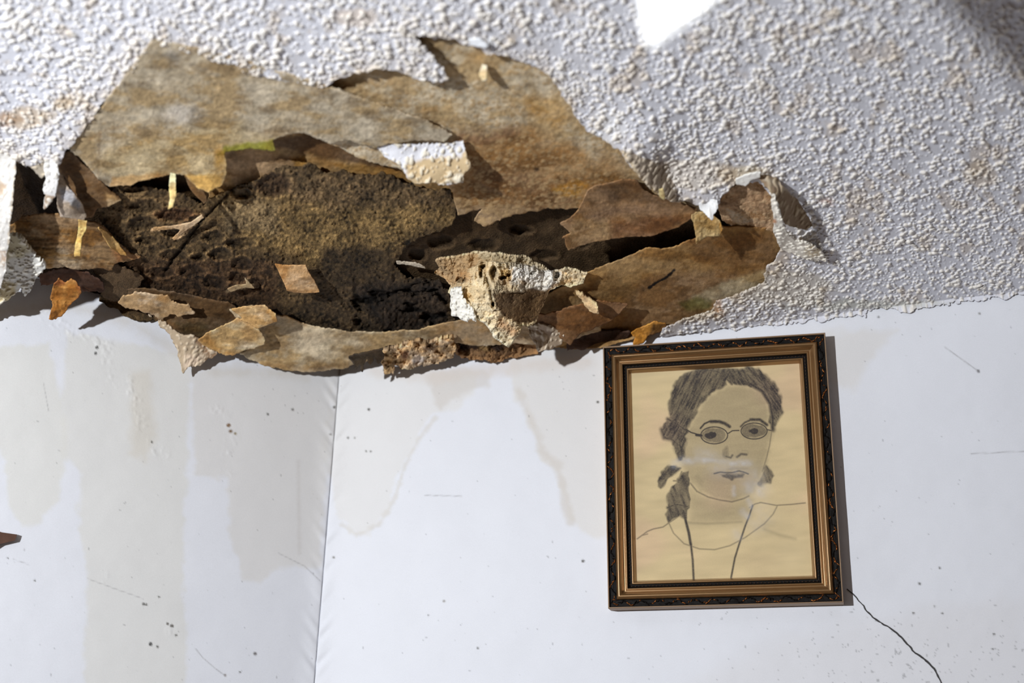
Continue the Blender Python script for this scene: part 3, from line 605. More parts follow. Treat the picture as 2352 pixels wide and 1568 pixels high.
sheet('textured_scrap', [(342, 724), (380, 742), (415, 768), (450, 775), (480, 795), (500, 812), (478, 826), (460, 838), (432, 842), (420, 856), (412, 830), (405, 800), (390, 770), (365, 745)],
      [(345, 726, 2.8), (480, 795, 4.2), (420, 855, 7.0), (400, 790, 4.6), (480, 825, 5.0)], (186, 166, 140), [([(425, 815), (460, 815), (470, 840), (425, 845)], (228, 206, 184), 6, 0.8, 5), ([(450, 780), (505, 800), (490, 826), (470, 830)], (150, 112, 78), 6, 0.7, 6)], M_POP, res=1.8, rag=(2.5, 2), seed=106, pop=0.8,
      popcol=(222, 204, 178), gap=0.014, th=0.002, label='beige textured fold curling against the wall at the lower left rim', cat='ceiling scrap')
# light sagging sheet along the wall
sheet('sagging_paper', [(528, 712), (560, 706), (606, 702), (635, 722), (660, 728), (700, 745), (740, 752), (800, 762), (870, 764), (960, 758), (1035, 738), (1110, 728), (1200, 745), (1300, 740), (1380, 735), (1380, 760), (1300, 785), (1230, 790), (1180, 790), (1095, 795), (1020, 785),
                        (940, 795), (890, 800), (850, 828), (790, 846), (720, 855), (650, 850), (600, 838), (560, 818), (545, 812), (600, 790), (610, 775), (590, 760), (545, 735)],
      [(530, 712, 2.2), (606, 703, 2.0), (700, 745, 1.6), (870, 764, 1.5), (1110, 728, 2.3), (1380, 740, 2.7), (1200, 788, 3.1), (1020, 785, 2.3), (850, 826, 2.6), (720, 853, 3.8), (560, 816, 4.0), (640, 780, 2.6), (800, 800, 2.3)],
      (186, 166, 134), [([(600, 790), (680, 760), (780, 780), (720, 800), (640, 810)], (166, 140, 106), 12, 0.6, 12), (('L', [(600, 838), (700, 846), (800, 838), (880, 806)], 6), (138, 112, 80), 7, 0.6, 6), (('L', [(640, 715), (700, 740)], 6), (198, 150, 92), 6, 0.6, 5),
       (('E', 690, 790, 60, 20), (196, 180, 152), 16, 0.5, 12), ([(1000, 725), (1400, 725), (1400, 800), (1000, 790)], (152, 122, 88), 18, 0.6, 14)], res=2.2, rag=(2, 1.3), wr=(0.0016, 70), seed=107, gap=0.018,
      label='long pale sagging paper belly along the bottom rim of the hole', cat='torn paper')
sheet('paper_flap', [(455, 782), (475, 765), (520, 745), (545, 732), (570, 738), (590, 752), (608, 775), (606, 790), (585, 800), (560, 806), (538, 815), (520, 817), (500, 808), (478, 800)],
      [(460, 782, 4.8), (545, 735, 3.2), (606, 780, 3.8), (530, 815, 4.9), (520, 780, 4.0)], (206, 180, 138), [([(455, 780), (480, 765), (500, 800), (540, 815), (500, 812)], (190, 146, 84), 7, 0.8, 6), ([(550, 735), (606, 775), (560, 790)], (192, 158, 112), 8, 0.6, 8), (('E', 565, 795, 20, 9), (226, 208, 180), 5, 0.6, 5),
       (('L', [(535, 735), (560, 735), (580, 745)], 6), (190, 136, 64), 5, 0.6, 4)], res=1.8, rag=(1.6, 1.4), seed=108, gap=0.03, wr=(0.001, 40), label='golden tan flap overlapping the left end of the sagging belly', cat='torn paper')
sheet('paper_flap', [(530, 710), (560, 705), (608, 702), (632, 722), (636, 738), (610, 748), (590, 755), (575, 745), (553, 735), (556, 730)], [(530, 710, 3.0), (608, 703, 3.0), (590, 752, 4.0)], (206, 172, 124), [(('E', 605, 725, 16, 8), (228, 204, 172), 6, 0.7, 5), (('L', [(620, 715), (634, 738)], 6), (190, 140, 70), 5, 0.7, 4)],
      res=1.6, rag=(1.2, 1), seed=109, label='small golden scrap standing above the sagging belly, left of the black pits', cat='torn paper')
sheet('wood_sliver', [(520, 664), (545, 656), (566, 654), (563, 640), (572, 648), (584, 662), (566, 660), (545, 664), (530, 670)], [(530, 665, 1.8), (575, 655, 1.9)], (170, 146, 110), res=1.3, rag=(1.2, 1), wr=(0.0004, 12), seed=171, label='pale broken edge fragment in the crust left of the diamond-shaped chip', cat='fragment')
sheet('wood_sliver', [(352, 524), (400, 519), (438, 512), (464, 494), (468, 500), (444, 518), (424, 532), (400, 552), (396, 548), (416, 528), (400, 525), (352, 530)], [(355, 527, 1.9), (465, 497, 1.9), (400, 550, 1.8)], (196, 164, 126), res=1.2, rag=(0.8, 0.8), wr=(0.0004, 12), seed=172, label='pale forked fibre lying across the crust under the cream sliver', cat='fragment')
sheet('paper_flap', [(424, 404), (440, 405), (458, 425), (474, 448), (476, 462), (468, 468), (452, 452), (432, 425)], [(430, 405, 2.6), (470, 465, 2.9)], (118, 90, 58), res=1.5, rag=(1, 0.8), seed=173, label='narrow shaded strip slanting down beside the golden corner of the big sheet', cat='torn paper')  # strip lies in shadow; its shade is put into the brown colour
sheet('paper_curl', [(1560, 418), (1566, 412), (1572, 425), (1574, 436), (1566, 440)], [(1565, 425, 2.6)], (232, 200, 140), res=1.2, rag=(0.8, 0.8), seed=174, label='tiny yellow tag of paper on the shaded lip at the upper right rim', cat='torn paper') if False else None
sheet('paper_curl', [(1513, 436), (1522, 434), (1528, 448), (1526, 460), (1514, 452)], [(1520, 445, 4.6)], (224, 192, 132), res=1.2, rag=(0.8, 0.8), seed=175, label='tiny yellow tag of paper at the lower end of the shaded lip', cat='torn paper')
# the loose lozenge
sheet('lozenge_chip', [(631, 607), (648, 609), (678, 610), (702, 609), (712, 630), (722, 645), (734, 671), (706, 674), (680, 672), (659, 668), (648, 642)], [(631, 607, 2.2), (702, 609, 2.0), (734, 671, 2.6), (659, 668, 2.8)], (188, 146, 98),
      [(('L', [(665, 640), (720, 655)], 12), (214, 180, 140), 12, 0.7, 6), (('L', [(635, 610), (660, 610), (650, 640)], 8), (178, 124, 62), 8, 0.6, 5)], res=1.4, rag=(0.8, 0.6), wr=(0.0004, 20), seed=110, label='tan diamond-shaped chip of paper alone on the dark crust', cat='torn paper')
# dark tan flap right of centre, shadow painted along its top, and the brown one beside it
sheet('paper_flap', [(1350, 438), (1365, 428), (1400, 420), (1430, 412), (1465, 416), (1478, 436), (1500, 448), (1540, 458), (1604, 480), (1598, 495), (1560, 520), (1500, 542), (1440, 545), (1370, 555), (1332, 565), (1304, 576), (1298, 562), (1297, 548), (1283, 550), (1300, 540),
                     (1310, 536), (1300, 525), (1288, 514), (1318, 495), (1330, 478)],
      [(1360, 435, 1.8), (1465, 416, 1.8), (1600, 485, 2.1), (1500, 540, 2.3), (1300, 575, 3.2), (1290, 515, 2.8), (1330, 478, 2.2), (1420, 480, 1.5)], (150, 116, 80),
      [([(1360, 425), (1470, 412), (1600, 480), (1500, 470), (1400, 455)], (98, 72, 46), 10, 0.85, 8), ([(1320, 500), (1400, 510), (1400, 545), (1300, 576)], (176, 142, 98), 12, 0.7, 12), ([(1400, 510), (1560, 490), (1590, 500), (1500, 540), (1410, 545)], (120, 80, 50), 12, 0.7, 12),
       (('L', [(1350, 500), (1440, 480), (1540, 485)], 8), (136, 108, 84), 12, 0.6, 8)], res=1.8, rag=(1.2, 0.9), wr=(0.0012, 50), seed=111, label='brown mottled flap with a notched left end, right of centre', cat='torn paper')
# lower right sheet
sheet('backing_paper', [(1330, 640), (1348, 626), (1400, 605), (1450, 585), (1490, 568), (1520, 572), (1556, 564), (1600, 545), (1640, 520), (1700, 520), (1760, 525), (1800, 545), (1792, 585), (1768, 610), (1768, 650), (1700, 690), (1650, 720), (1560, 745), (1500, 765), (1430, 785), (1380, 800), (1290, 800), (1200, 790), (1190, 740), (1250, 680)],
      [(1348, 628, 1.8), (1490, 568, 1.7), (1640, 520, 1.4), (1790, 550, 1.5), (1640, 700, 1.4), (1400, 780, 1.8), (1250, 780, 2.4), (1450, 670, 1.5)], (162, 127, 80),
      [([(1560, 540), (1780, 530), (1790, 600), (1740, 620), (1600, 600)], (120, 86, 50), 16, 0.8, 14), ([(1480, 640), (1600, 620), (1760, 620), (1640, 690), (1500, 720), (1420, 720)], (146, 116, 84), 14, 0.8, 14), ([(1590, 680), (1680, 640), (1760, 618), (1760, 660), (1650, 690), (1620, 692)], (186, 170, 138), 6, 0.8, 5),
       ([(1560, 695), (1600, 682), (1635, 690), (1632, 708), (1580, 718)], (104, 102, 54), 7, 0.8, 5), (('L', [(1300, 750), (1450, 740), (1600, 720)], 12), (124, 90, 58), 12, 0.6, 10), (('L', [(1350, 640), (1440, 600), (1500, 575)], 5), (192, 152, 98), 5, 0.6, 4),
       ([(1380, 730), (1500, 700), (1540, 735), (1440, 765)], (150, 114, 72), 10, 0.6, 10), (('L', [(1492, 659), (1515, 645), (1535, 634), (1548, 620)], 3.5), (24, 16, 12), 1.6, 1.0, 3)],
      res=2.0, rag=(1.6, 1.1), wr=(0.0014, 70), seed=112, gap=0.01, label='long brown-gold stained sheet sloping across the lower right of the hole', cat='torn paper')
sheet('paper_flap', [(1180, 730), (1260, 720), (1330, 700), (1380, 690), (1440, 700), (1400, 740), (1340, 765), (1310, 790), (1290, 778), (1230, 765)], [(1200, 735, 3.4), (1400, 700, 2.9), (1310, 788, 4.6)], (128, 92, 58), res=2, rag=(3, 1.5), seed=113, gap=0.02,
      label='dark brown limp flap behind the right side of the hanging lump', cat='torn paper')
sheet('textured_scrap', [(1212, 748), (1240, 742), (1270, 752), (1296, 770), (1290, 788), (1266, 800), (1248, 806), (1236, 808), (1228, 790), (1215, 770)], [(1215, 750, 3.8), (1290, 775, 4.2), (1245, 806, 6.0)], (196, 176, 152), [(('E', 1250, 765, 22, 14), (214, 196, 180), 6, 0.6, 5)], M_POP, res=1.6, rag=(3, 2), seed=114, pop=0.9,
      popcol=(226, 212, 190), gap=0.03, label='blurry beige textured scrap hanging right of the lump tip', cat='ceiling scrap')
# hanging crumb and black wet shard
sheet('plaster_crumb', [(1322, 672), (1338, 676), (1352, 690), (1368, 700), (1374, 712), (1378, 722), (1366, 720), (1352, 712), (1340, 696), (1328, 684)], [(1325, 674, 2.2), (1376, 722, 5.0), (1350, 695, 3.6)], (206, 172, 128), m=M_CHUNK, res=1.4, rag=(2, 2), seed=115, wr=(0.003, 14), th=0.004,
      label='little crumb of plaster dangling right of the hanging lump', cat='plaster')
sheet('wet_shard', [(908, 600), (930, 602), (955, 604), (975, 612), (978, 617), (955, 613), (935, 608), (912, 606)], [(910, 602, 1.6), (976, 616, 2.0)], (190, 176, 156), m=M_WET, res=1.3, rag=(1, 1), seed=116, wr=(0.0004, 12), label='thin pale shiny shard left of the hanging lump', cat='torn paper')
# centre lump of hanging plaster
LUMP = [(998, 598), (1020, 594), (1050, 588), (1090, 580), (1130, 582), (1170, 586), (1208, 590), (1225, 602), (1250, 614), (1265, 625), (1300, 618), (1325, 622), (1350, 628), (1340, 650), (1310, 660), (1290, 655), (1262, 668), (1258, 680), (1250, 700), (1240, 720), (1232, 740), (1212, 750), (1196, 748),
        (1200, 752), (1190, 770), (1180, 785), (1168, 798), (1150, 788), (1130, 772), (1125, 755), (1105, 738), (1088, 728), (1070, 700), (1040, 680), (1028, 672), (1036, 655), (1020, 640), (998, 628), (1012, 618)]
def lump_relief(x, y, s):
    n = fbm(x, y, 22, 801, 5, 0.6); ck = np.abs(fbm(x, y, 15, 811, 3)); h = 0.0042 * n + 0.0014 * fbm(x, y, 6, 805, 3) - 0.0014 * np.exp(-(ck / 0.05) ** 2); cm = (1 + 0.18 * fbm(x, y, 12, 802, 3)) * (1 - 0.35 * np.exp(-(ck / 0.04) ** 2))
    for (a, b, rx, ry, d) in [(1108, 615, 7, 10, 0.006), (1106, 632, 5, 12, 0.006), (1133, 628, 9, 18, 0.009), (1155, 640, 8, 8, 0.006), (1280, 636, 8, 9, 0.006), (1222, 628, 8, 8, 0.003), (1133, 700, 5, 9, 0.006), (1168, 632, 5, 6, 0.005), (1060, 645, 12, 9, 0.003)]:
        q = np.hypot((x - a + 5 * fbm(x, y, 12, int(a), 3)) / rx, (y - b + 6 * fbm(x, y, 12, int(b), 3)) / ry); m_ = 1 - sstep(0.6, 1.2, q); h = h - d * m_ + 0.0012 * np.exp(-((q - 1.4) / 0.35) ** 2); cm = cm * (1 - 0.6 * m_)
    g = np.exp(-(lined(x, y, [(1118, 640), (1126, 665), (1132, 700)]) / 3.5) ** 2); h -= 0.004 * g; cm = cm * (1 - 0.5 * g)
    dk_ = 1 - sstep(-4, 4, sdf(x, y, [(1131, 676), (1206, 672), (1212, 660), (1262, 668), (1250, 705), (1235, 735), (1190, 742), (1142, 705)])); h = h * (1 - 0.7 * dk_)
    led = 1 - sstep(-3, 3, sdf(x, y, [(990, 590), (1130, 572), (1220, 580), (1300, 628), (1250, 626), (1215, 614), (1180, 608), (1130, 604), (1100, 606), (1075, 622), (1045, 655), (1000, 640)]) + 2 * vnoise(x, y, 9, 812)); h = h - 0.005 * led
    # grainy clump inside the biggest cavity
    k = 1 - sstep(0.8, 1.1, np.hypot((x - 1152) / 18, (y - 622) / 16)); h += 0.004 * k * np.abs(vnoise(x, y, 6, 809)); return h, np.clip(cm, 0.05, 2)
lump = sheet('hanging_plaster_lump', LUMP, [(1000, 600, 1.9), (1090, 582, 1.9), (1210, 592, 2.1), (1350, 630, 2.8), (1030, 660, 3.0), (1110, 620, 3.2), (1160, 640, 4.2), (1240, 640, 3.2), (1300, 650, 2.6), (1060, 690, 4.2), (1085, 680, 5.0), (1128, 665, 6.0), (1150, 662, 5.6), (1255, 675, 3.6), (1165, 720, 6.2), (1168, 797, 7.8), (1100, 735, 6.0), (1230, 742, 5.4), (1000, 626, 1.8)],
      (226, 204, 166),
      [([(1072, 640), (1128, 640), (1140, 715), (1170, 800), (1120, 760), (1080, 720), (1062, 680)], (240, 220, 182), 7, 0.8, 8), ([(998, 596), (1100, 580), (1110, 600), (1080, 620), (1050, 660), (1020, 650), (996, 626)], (170, 138, 98), 7, 0.85, 6), ([(1100, 578), (1210, 588), (1265, 625), (1200, 618), (1130, 600), (1100, 600)], (166, 150, 120), 6, 0.8, 6),  # left body is brightened in the colour for form shading
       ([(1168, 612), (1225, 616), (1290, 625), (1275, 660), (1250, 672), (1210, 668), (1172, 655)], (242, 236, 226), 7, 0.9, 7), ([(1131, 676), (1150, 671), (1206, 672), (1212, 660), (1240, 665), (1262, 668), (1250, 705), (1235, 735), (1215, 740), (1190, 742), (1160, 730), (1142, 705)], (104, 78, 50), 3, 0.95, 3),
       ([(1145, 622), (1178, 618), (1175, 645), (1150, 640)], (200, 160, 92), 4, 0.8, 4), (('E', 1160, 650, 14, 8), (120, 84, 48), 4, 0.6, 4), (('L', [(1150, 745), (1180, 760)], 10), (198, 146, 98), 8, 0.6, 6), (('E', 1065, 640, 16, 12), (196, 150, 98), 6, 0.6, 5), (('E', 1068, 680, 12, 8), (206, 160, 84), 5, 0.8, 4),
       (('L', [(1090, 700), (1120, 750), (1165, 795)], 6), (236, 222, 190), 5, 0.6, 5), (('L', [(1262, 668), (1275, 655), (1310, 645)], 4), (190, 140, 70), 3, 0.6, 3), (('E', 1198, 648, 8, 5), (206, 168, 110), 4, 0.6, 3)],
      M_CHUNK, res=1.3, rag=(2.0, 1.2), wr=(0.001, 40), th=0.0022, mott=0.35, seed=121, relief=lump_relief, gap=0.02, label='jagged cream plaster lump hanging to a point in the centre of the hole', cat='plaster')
# white textured crust still stuck to the lump's left side
sheet('textured_crust', [(1030, 668), (1060, 664), (1066, 690), (1082, 706), (1094, 738), (1080, 732), (1074, 740), (1062, 735), (1052, 728), (1036, 724), (1034, 700), (1038, 685)], [(1034, 670, 4.2), (1060, 668, 4.6), (1088, 735, 6.4), (1036, 722, 5.4)], (244, 240, 230), m=M_POP, res=1.3, rag=(2, 2), seed=122, pop=1.6,
      popcol=(248, 244, 232), parent=lump, th=0.004)
# rubble rim along the wall under the sag
def rubble(x, y, s):
    return 0.006 * fbm(x, y, 14, 903, 4, 0.65), np.clip(1 + 0.8 * fbm(x, y, 18, 904, 4), 0.1, 1.8)
sheet('plaster_rubble', [(868, 812), (900, 800), (940, 788), (985, 784), (1040, 775), (1050, 800), (1042, 815), (1020, 832), (1000, 842), (980, 836), (950, 845), (936, 850), (925, 846), (908, 842), (900, 858), (886, 856), (880, 838)],
      [(900, 805, 3.8), (1040, 780, 3.2), (900, 856, 4.2), (1010, 835, 3.6)], (210, 182, 148), [(('E', 958, 825, 14, 10), (240, 228, 220), 4, 0.8, 3), (('E', 930, 815, 10, 10), (110, 62, 34), 4, 0.8, 4), (('E', 985, 800, 14, 7), (84, 50, 30), 4, 0.8, 4), (('L', [(893, 812), (892, 856)], 8), (232, 198, 150), 4, 0.6, 4)],
      M_CHUNK, res=1.5, rag=(4, 3), wr=(0.001, 20), th=0.004, seed=131, relief=rubble, gap=0.014, label='crumbly light rubble rim below the sagging belly above the wall', cat='plaster')
sheet('plaster_rubble', [(1045, 790), (1080, 780), (1180, 775), (1235, 780), (1235, 812), (1180, 822), (1130, 832), (1090, 826), (1060, 820), (1046, 812)], [(1060, 790, 2.0), (1200, 785, 2.0), (1120, 830, 3.4)], (146, 112, 78), [([(1050, 785), (1160, 780), (1150, 805), (1060, 808)], (40, 24, 16), 5, 0.95, 6), (('E', 1112, 795, 14, 12), (150, 120, 78), 4, 0.8, 4),  # near-black patch paints the shade of the gap under the sag
      (('L', [(1060, 818), (1130, 826), (1230, 812)], 5), (178, 136, 92), 4, 0.7, 5)], M_CHUNK, res=1.6, rag=(3, 2), wr=(0.001, 20), th=0.002, seed=132, mott=0.3, relief=rubble, gap=0.008, label='orange-brown plaster edge below the point of the hanging lump', cat='plaster')
sheet('torn_fringe', [(800, 820), (880, 800), (884, 825), (870, 836), (860, 824), (850, 842), (842, 826), (832, 852), (826, 836), (816, 850), (810, 838)], [(820, 825, 4.4), (830, 850, 5.6)], (56, 44, 30), res=1.5, rag=(2, 2), seed=133, gap=0.02, label='dark frayed fringe under the right end of the sagging belly', cat='torn paper')
sheet('orange_chip', [(1448, 765), (1470, 752), (1500, 740), (1530, 742), (1528, 756), (1505, 768), (1490, 772), (1480, 790), (1455, 792), (1460, 775)], [(1470, 755, 2.2), (1525, 745, 1.9), (1465, 790, 3.6)], (196, 134, 52), [([(1500, 745), (1530, 742), (1530, 760), (1480, 790), (1490, 768)], (70, 50, 30), 4, 0.8, 3)], res=1.6, rag=(2, 1.5), seed=134, gap=0.012,
      label='orange torn chip just above the picture frame', cat='torn paper')
sheet('plaster_rubble', [(1300, 770), (1350, 762), (1420, 758), (1450, 762), (1440, 778), (1380, 792), (1340, 800), (1305, 802)], [(1350, 768, 2.0), (1330, 800, 3.2)], (66, 44, 30), m=M_CHUNK, res=2, rag=(3, 2), seed=135, gap=0.008, th=0.002, label='dark torn edge above the upper left corner of the picture', cat='plaster')
# right-hand pocket
sheet('rough_layer', [(1648, 470), (1662, 445), (1692, 424), (1740, 412), (1782, 440), (1790, 500), (1784, 530), (1740, 535), (1700, 530), (1660, 505)], [(1660, 460, 1.3), (1740, 415, 1.5), (1785, 520, 1.5), (1690, 520, 1.2)], (176, 142, 108),
      [(('L', [(1670, 450), (1730, 460), (1780, 475)], 4), (132, 100, 70), 5, 0.5, 5), ([(1670, 480), (1710, 495), (1730, 505), (1700, 520), (1680, 505)], (186, 172, 150), 4, 0.7, 4)], M_CHUNK, res=1.6, rag=(2, 1.5), wr=(0.0022, 22), seed=141, pop=0.3, popcol=(196, 166, 130), label='rough pinkish-brown layer in the pocket at the right end of the hole', cat='torn paper')
# ridge flap that throws the long shadow
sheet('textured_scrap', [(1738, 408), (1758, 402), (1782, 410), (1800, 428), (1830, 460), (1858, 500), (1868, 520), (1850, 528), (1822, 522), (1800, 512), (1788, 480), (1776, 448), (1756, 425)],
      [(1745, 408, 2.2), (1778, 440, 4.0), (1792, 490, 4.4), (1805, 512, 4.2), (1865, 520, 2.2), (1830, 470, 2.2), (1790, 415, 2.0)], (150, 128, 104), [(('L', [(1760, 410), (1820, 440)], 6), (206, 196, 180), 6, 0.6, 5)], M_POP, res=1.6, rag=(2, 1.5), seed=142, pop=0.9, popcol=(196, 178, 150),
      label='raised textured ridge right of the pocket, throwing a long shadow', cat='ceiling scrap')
sheet('textured_scrap', [(1772, 446), (1782, 448), (1790, 480), (1800, 510), (1806, 535), (1820, 548), (1860, 560), (1890, 580), (1896, 600), (1870, 600), (1840, 590), (1810, 580), (1785, 560), (1776, 530), (1778, 500), (1770, 470)],
      [(1776, 448, 4.2), (1785, 500, 4.6), (1800, 545, 3.8), (1880, 595, 2.3), (1800, 575, 2.2), (1860, 562, 3.6)], (240, 234, 222), [(('E', 1868, 575, 22, 14), (244, 226, 190), 6, 0.8, 5), (('E', 1778, 508, 6, 5), (204, 132, 74), 3, 0.8, 2)], M_POP, res=1.5, rag=(2, 2), seed=143, pop=1.2, popcol=(246, 240, 228), th=0.002,
      label='white torn rim below the raised ridge at the right', cat='ceiling scrap')
sheet('textured_scrap', [(1690, 412), (1715, 400), (1748, 396), (1745, 408), (1725, 415), (1712, 428), (1692, 424)], [(1700, 410, 2.4), (1740, 398, 2.6)], (250, 248, 242), m=M_POP, res=1.5, rag=(1.5, 1.5), seed=144, pop=0.3, popcol=(250, 248, 240), label='bright white shred lying at the top of the right pocket', cat='ceiling scrap')
sheet('textured_scrap', [(1606, 470), (1620, 455), (1645, 462), (1650, 480), (1640, 492), (1636, 508), (1630, 500), (1618, 490), (1608, 480)], [(1625, 462, 2.6), (1632, 506, 4.6)], (236, 236, 236), m=M_POP, res=1.5, rag=(2, 1.5), seed=145, pop=0.8, popcol=(248, 246, 240), label='white pointed drip of textured skin left of the pocket', cat='ceiling scrap')
sheet('paper_flap', [(1590, 495), (1600, 488), (1630, 490), (1652, 508), (1660, 525), (1652, 542), (1625, 545), (1606, 552), (1600, 562), (1598, 545), (1592, 520)], [(1600, 490, 2.6), (1655, 520, 3.4), (1600, 558, 4.4)], (176, 148, 100), [(('L', [(1655, 515), (1658, 540)], 3), (214, 150, 60), 3, 0.7, 2)], m=M_CHUNK, res=1.5, rag=(2, 1.2), seed=146, wr=(0.0018, 18),
      label='small crinkled olive-tan square under the white drip', cat='torn paper')
# curled lip of skin, its shade put into the darker colour, right of the tan paper
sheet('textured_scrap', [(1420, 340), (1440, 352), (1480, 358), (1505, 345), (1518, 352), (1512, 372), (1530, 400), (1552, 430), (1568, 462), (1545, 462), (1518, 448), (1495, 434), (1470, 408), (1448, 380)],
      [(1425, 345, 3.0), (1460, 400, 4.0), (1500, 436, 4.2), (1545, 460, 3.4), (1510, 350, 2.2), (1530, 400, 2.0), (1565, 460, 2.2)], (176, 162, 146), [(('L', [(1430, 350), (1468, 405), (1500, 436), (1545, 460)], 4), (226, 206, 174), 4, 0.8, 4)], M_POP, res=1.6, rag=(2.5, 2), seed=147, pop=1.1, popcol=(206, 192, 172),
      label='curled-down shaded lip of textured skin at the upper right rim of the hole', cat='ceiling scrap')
# loose white sheet close to the camera
def hang_drop(px, py, tip, tdrop, nv):
    T = at(*tip, tdrop, -5.0); r = ray(px, py); t = ((T - CAM) @ nv) / (r @ nv); P = r * t
    return (POP - (P @ CN - KC)) * 100
_t = at(1500, 110, 0.36, -5.0); _n = nrm(nrm((np.array(KEY) - _t) * np.array([1, 1, 0])) + 0.8 * nrm((CAM - _t) * np.array([1, 1, 0])))
WS = [(a, b, hang_drop(a, b, (1500, 110), 0.36, _n)) for a, b in [(1480, -120), (1500, 110), (1650, 0), (1700, -150), (1466, 0), (1560, -60), (1600, 40)]]
print('WS', WS)
sheet('white_sheet', [(1455, -160), (1466, 0), (1474, 60), (1482, 96), (1502, 110), (1524, 98), (1562, 66), (1610, 30), (1650, 0), (1700, -60), (1720, -160)], WS, (250, 250, 250), m=M_WHITE, res=4, rag=(3, 1), seed=148, wr=(0.001, 80),
      label='loose white paper tip hanging out of focus from the ceiling at the top', cat='torn paper')

# ------------------------------------------------------------------ framed drawing on the right wall
FH = 0.022
q = [(1378, 797), (1888, 762), (1946, 1384), (1403, 1395)]
Pq = [CAM + on_wall_plane(np.array(a, float), np.array(b, float), FH) for a, b in q]
ctr = sum(Pq) / 4; xv = nrm((Pq[1] - Pq[0]) + (Pq[2] - Pq[3])); zv = nrm(np.cross(xv, np.array([0, 1.0, 0]))); zv = zv if zv[2] > 0 else -zv
FW = (np.linalg.norm(Pq[1] - Pq[0]) + np.linalg.norm(Pq[2] - Pq[3])) / 2; FHt = (np.linalg.norm(Pq[0] - Pq[3]) + np.linalg.norm(Pq[1] - Pq[2])) / 2
print('FRAME size', FW, FHt, 'corners', [proj(p) for p in Pq])
org = ctr + np.array([0, 1.0, 0]) * FH                      # centre, on the wall
def fp(a, b, h): return org + np.multiply.outer(a, xv) + np.multiply.outer(b, zv) - np.multiply.outer(h, np.array([0, 1.0, 0]))
pic = bpy.data.objects.new('framed_picture', None); sc.collection.objects.link(pic); pic.location = org; pic['_o'] = [float(v) for v in org]; pic.empty_display_size = 0.05
tag(pic, 'dark bronze picture frame with a pencil portrait, hanging crooked on the white wall', 'picture')
def sweep(name, prof, m, n=60, relief=None, parent=pic):
    V = []; F = []; base = 0
    P = np.asarray(prof, float) * np.array([0.88, 1.0])
    for k in range(4):
        s = np.linspace(0, 1, n + 1); S, I = np.meshgrid(s, np.arange(len(P)))
        t = P[I, 0]; h = P[I, 1]
        if relief is not None: h = h + relief(S, t, k)
        hw = FW / 2 - t; hh = FHt / 2 - t
        if k == 0: a = -hw + 2 * hw * S; b = hh
        elif k == 1: a = hw; b = hh - 2 * hh * S
        elif k == 2: a = hw - 2 * hw * S; b = -hh
        else: a = -hw; b = -hh + 2 * hh * S
        a = a + 0 * S; b = b + 0 * S
        V.append(fp(a, b, h).reshape(-1, 3)); idx = np.arange(a.size).reshape(a.shape) + base; base += a.size
        F.append(np.stack([idx[:-1, :-1].ravel(), idx[:-1, 1:].ravel(), idx[1:, 1:].ravel(), idx[1:, :-1].ravel()], -1))
    return new_mesh(name, np.concatenate(V), np.concatenate(F), None, m, parent)
def arc(t0, h0, t1, h1, bul, n=10):
    a = np.linspace(0, 1, n); return [(t0 + (t1 - t0) * s, h0 + (h1 - h0) * s + bul * math.sin(math.pi * s)) for s in a]
sweep('outer_rim', [(0.0, 0.0005), (0.0, 0.0205), (0.0003, 0.0215), (0.0012, 0.0218), (0.0016, 0.0190)], M_SIDE, 4)
sweep('carved_band', [(0.0016, 0.0190), (0.0022, 0.0178)] + [(0.0022 + 0.0075 * s, 0.0178) for s in np.linspace(0.1, 1, 10)] + [(0.0102, 0.0195)], M_BLACK, 260,
      relief=lambda S, t, k: 0.0006 * fbm(S * 260, t * 12000, 6, 7 + k, 3) * (np.abs(t - 0.006) < 0.0036))
sweep('gold_moulding', [(0.0102, 0.0195)] + arc(0.0103, 0.0198, 0.0172, 0.0192, 0.0034, 22) + arc(0.0175, 0.0184, 0.0212, 0.0176, -0.0010, 8) + arc(0.0214, 0.0180, 0.0232, 0.0176, 0.0006, 6) + [(0.0234, 0.0165)], M_BRONZE, 4)
sweep('beaded_band', [(0.0234, 0.0165), (0.0238, 0.0150), (0.0276, 0.0146), (0.0278, 0.0150)], M_BLACK, 4)
sweep('inner_lip', [(0.0278, 0.0150)] + arc(0.0279, 0.0158, 0.0306, 0.0148, 0.0009, 8) + [(0.0312, 0.0132), (0.0326, 0.0108), (0.0328, 0.0100)], M_BRONZE, 4)
IW = FW / 2 - 0.0284; IH = FHt / 2 - 0.0284
# carved scrolls and beads
def blobs(name, items, m, parent):
    """items: (a, b, h, rx, ry, rz, angle): small flattened ellipsoids"""
    V = []; F = []; nu, nv = 8, 5; base = 0
    th_ = np.linspace(0, 2 * math.pi, nu, endpoint=False); ph = np.linspace(0.02, math.pi / 2 + 0.2, nv)
    T, Pp = np.meshgrid(th_, ph)
    for (a, b, h, rx, ry, rz, an) in items:
        X = np.sin(Pp) * np.cos(T) * rx; Y = np.sin(Pp) * np.sin(T) * ry; Z = np.cos(Pp) * rz
        Y = Y + 0.6 * X * X / rx * (1 if int(a * 9999) % 2 else -1) * ry / rx
        A = a + X * math.cos(an) - Y * math.sin(an); B = b + X * math.sin(an) + Y * math.cos(an)
        V.append(fp(A.ravel(), B.ravel(), (h + Z).ravel())); i = np.arange(nu * nv).reshape(nv, nu) + base; base += nu * nv
        F.append(np.stack([i[:-1].ravel(), i[1:].ravel(), np.roll(i, -1, 1)[1:].ravel(), np.roll(i, -1, 1)[:-1].ravel()], -1))
    return new_mesh(name, np.concatenate(V), np.concatenate(F), None, m, parent)
rs = np.random.RandomState(11)
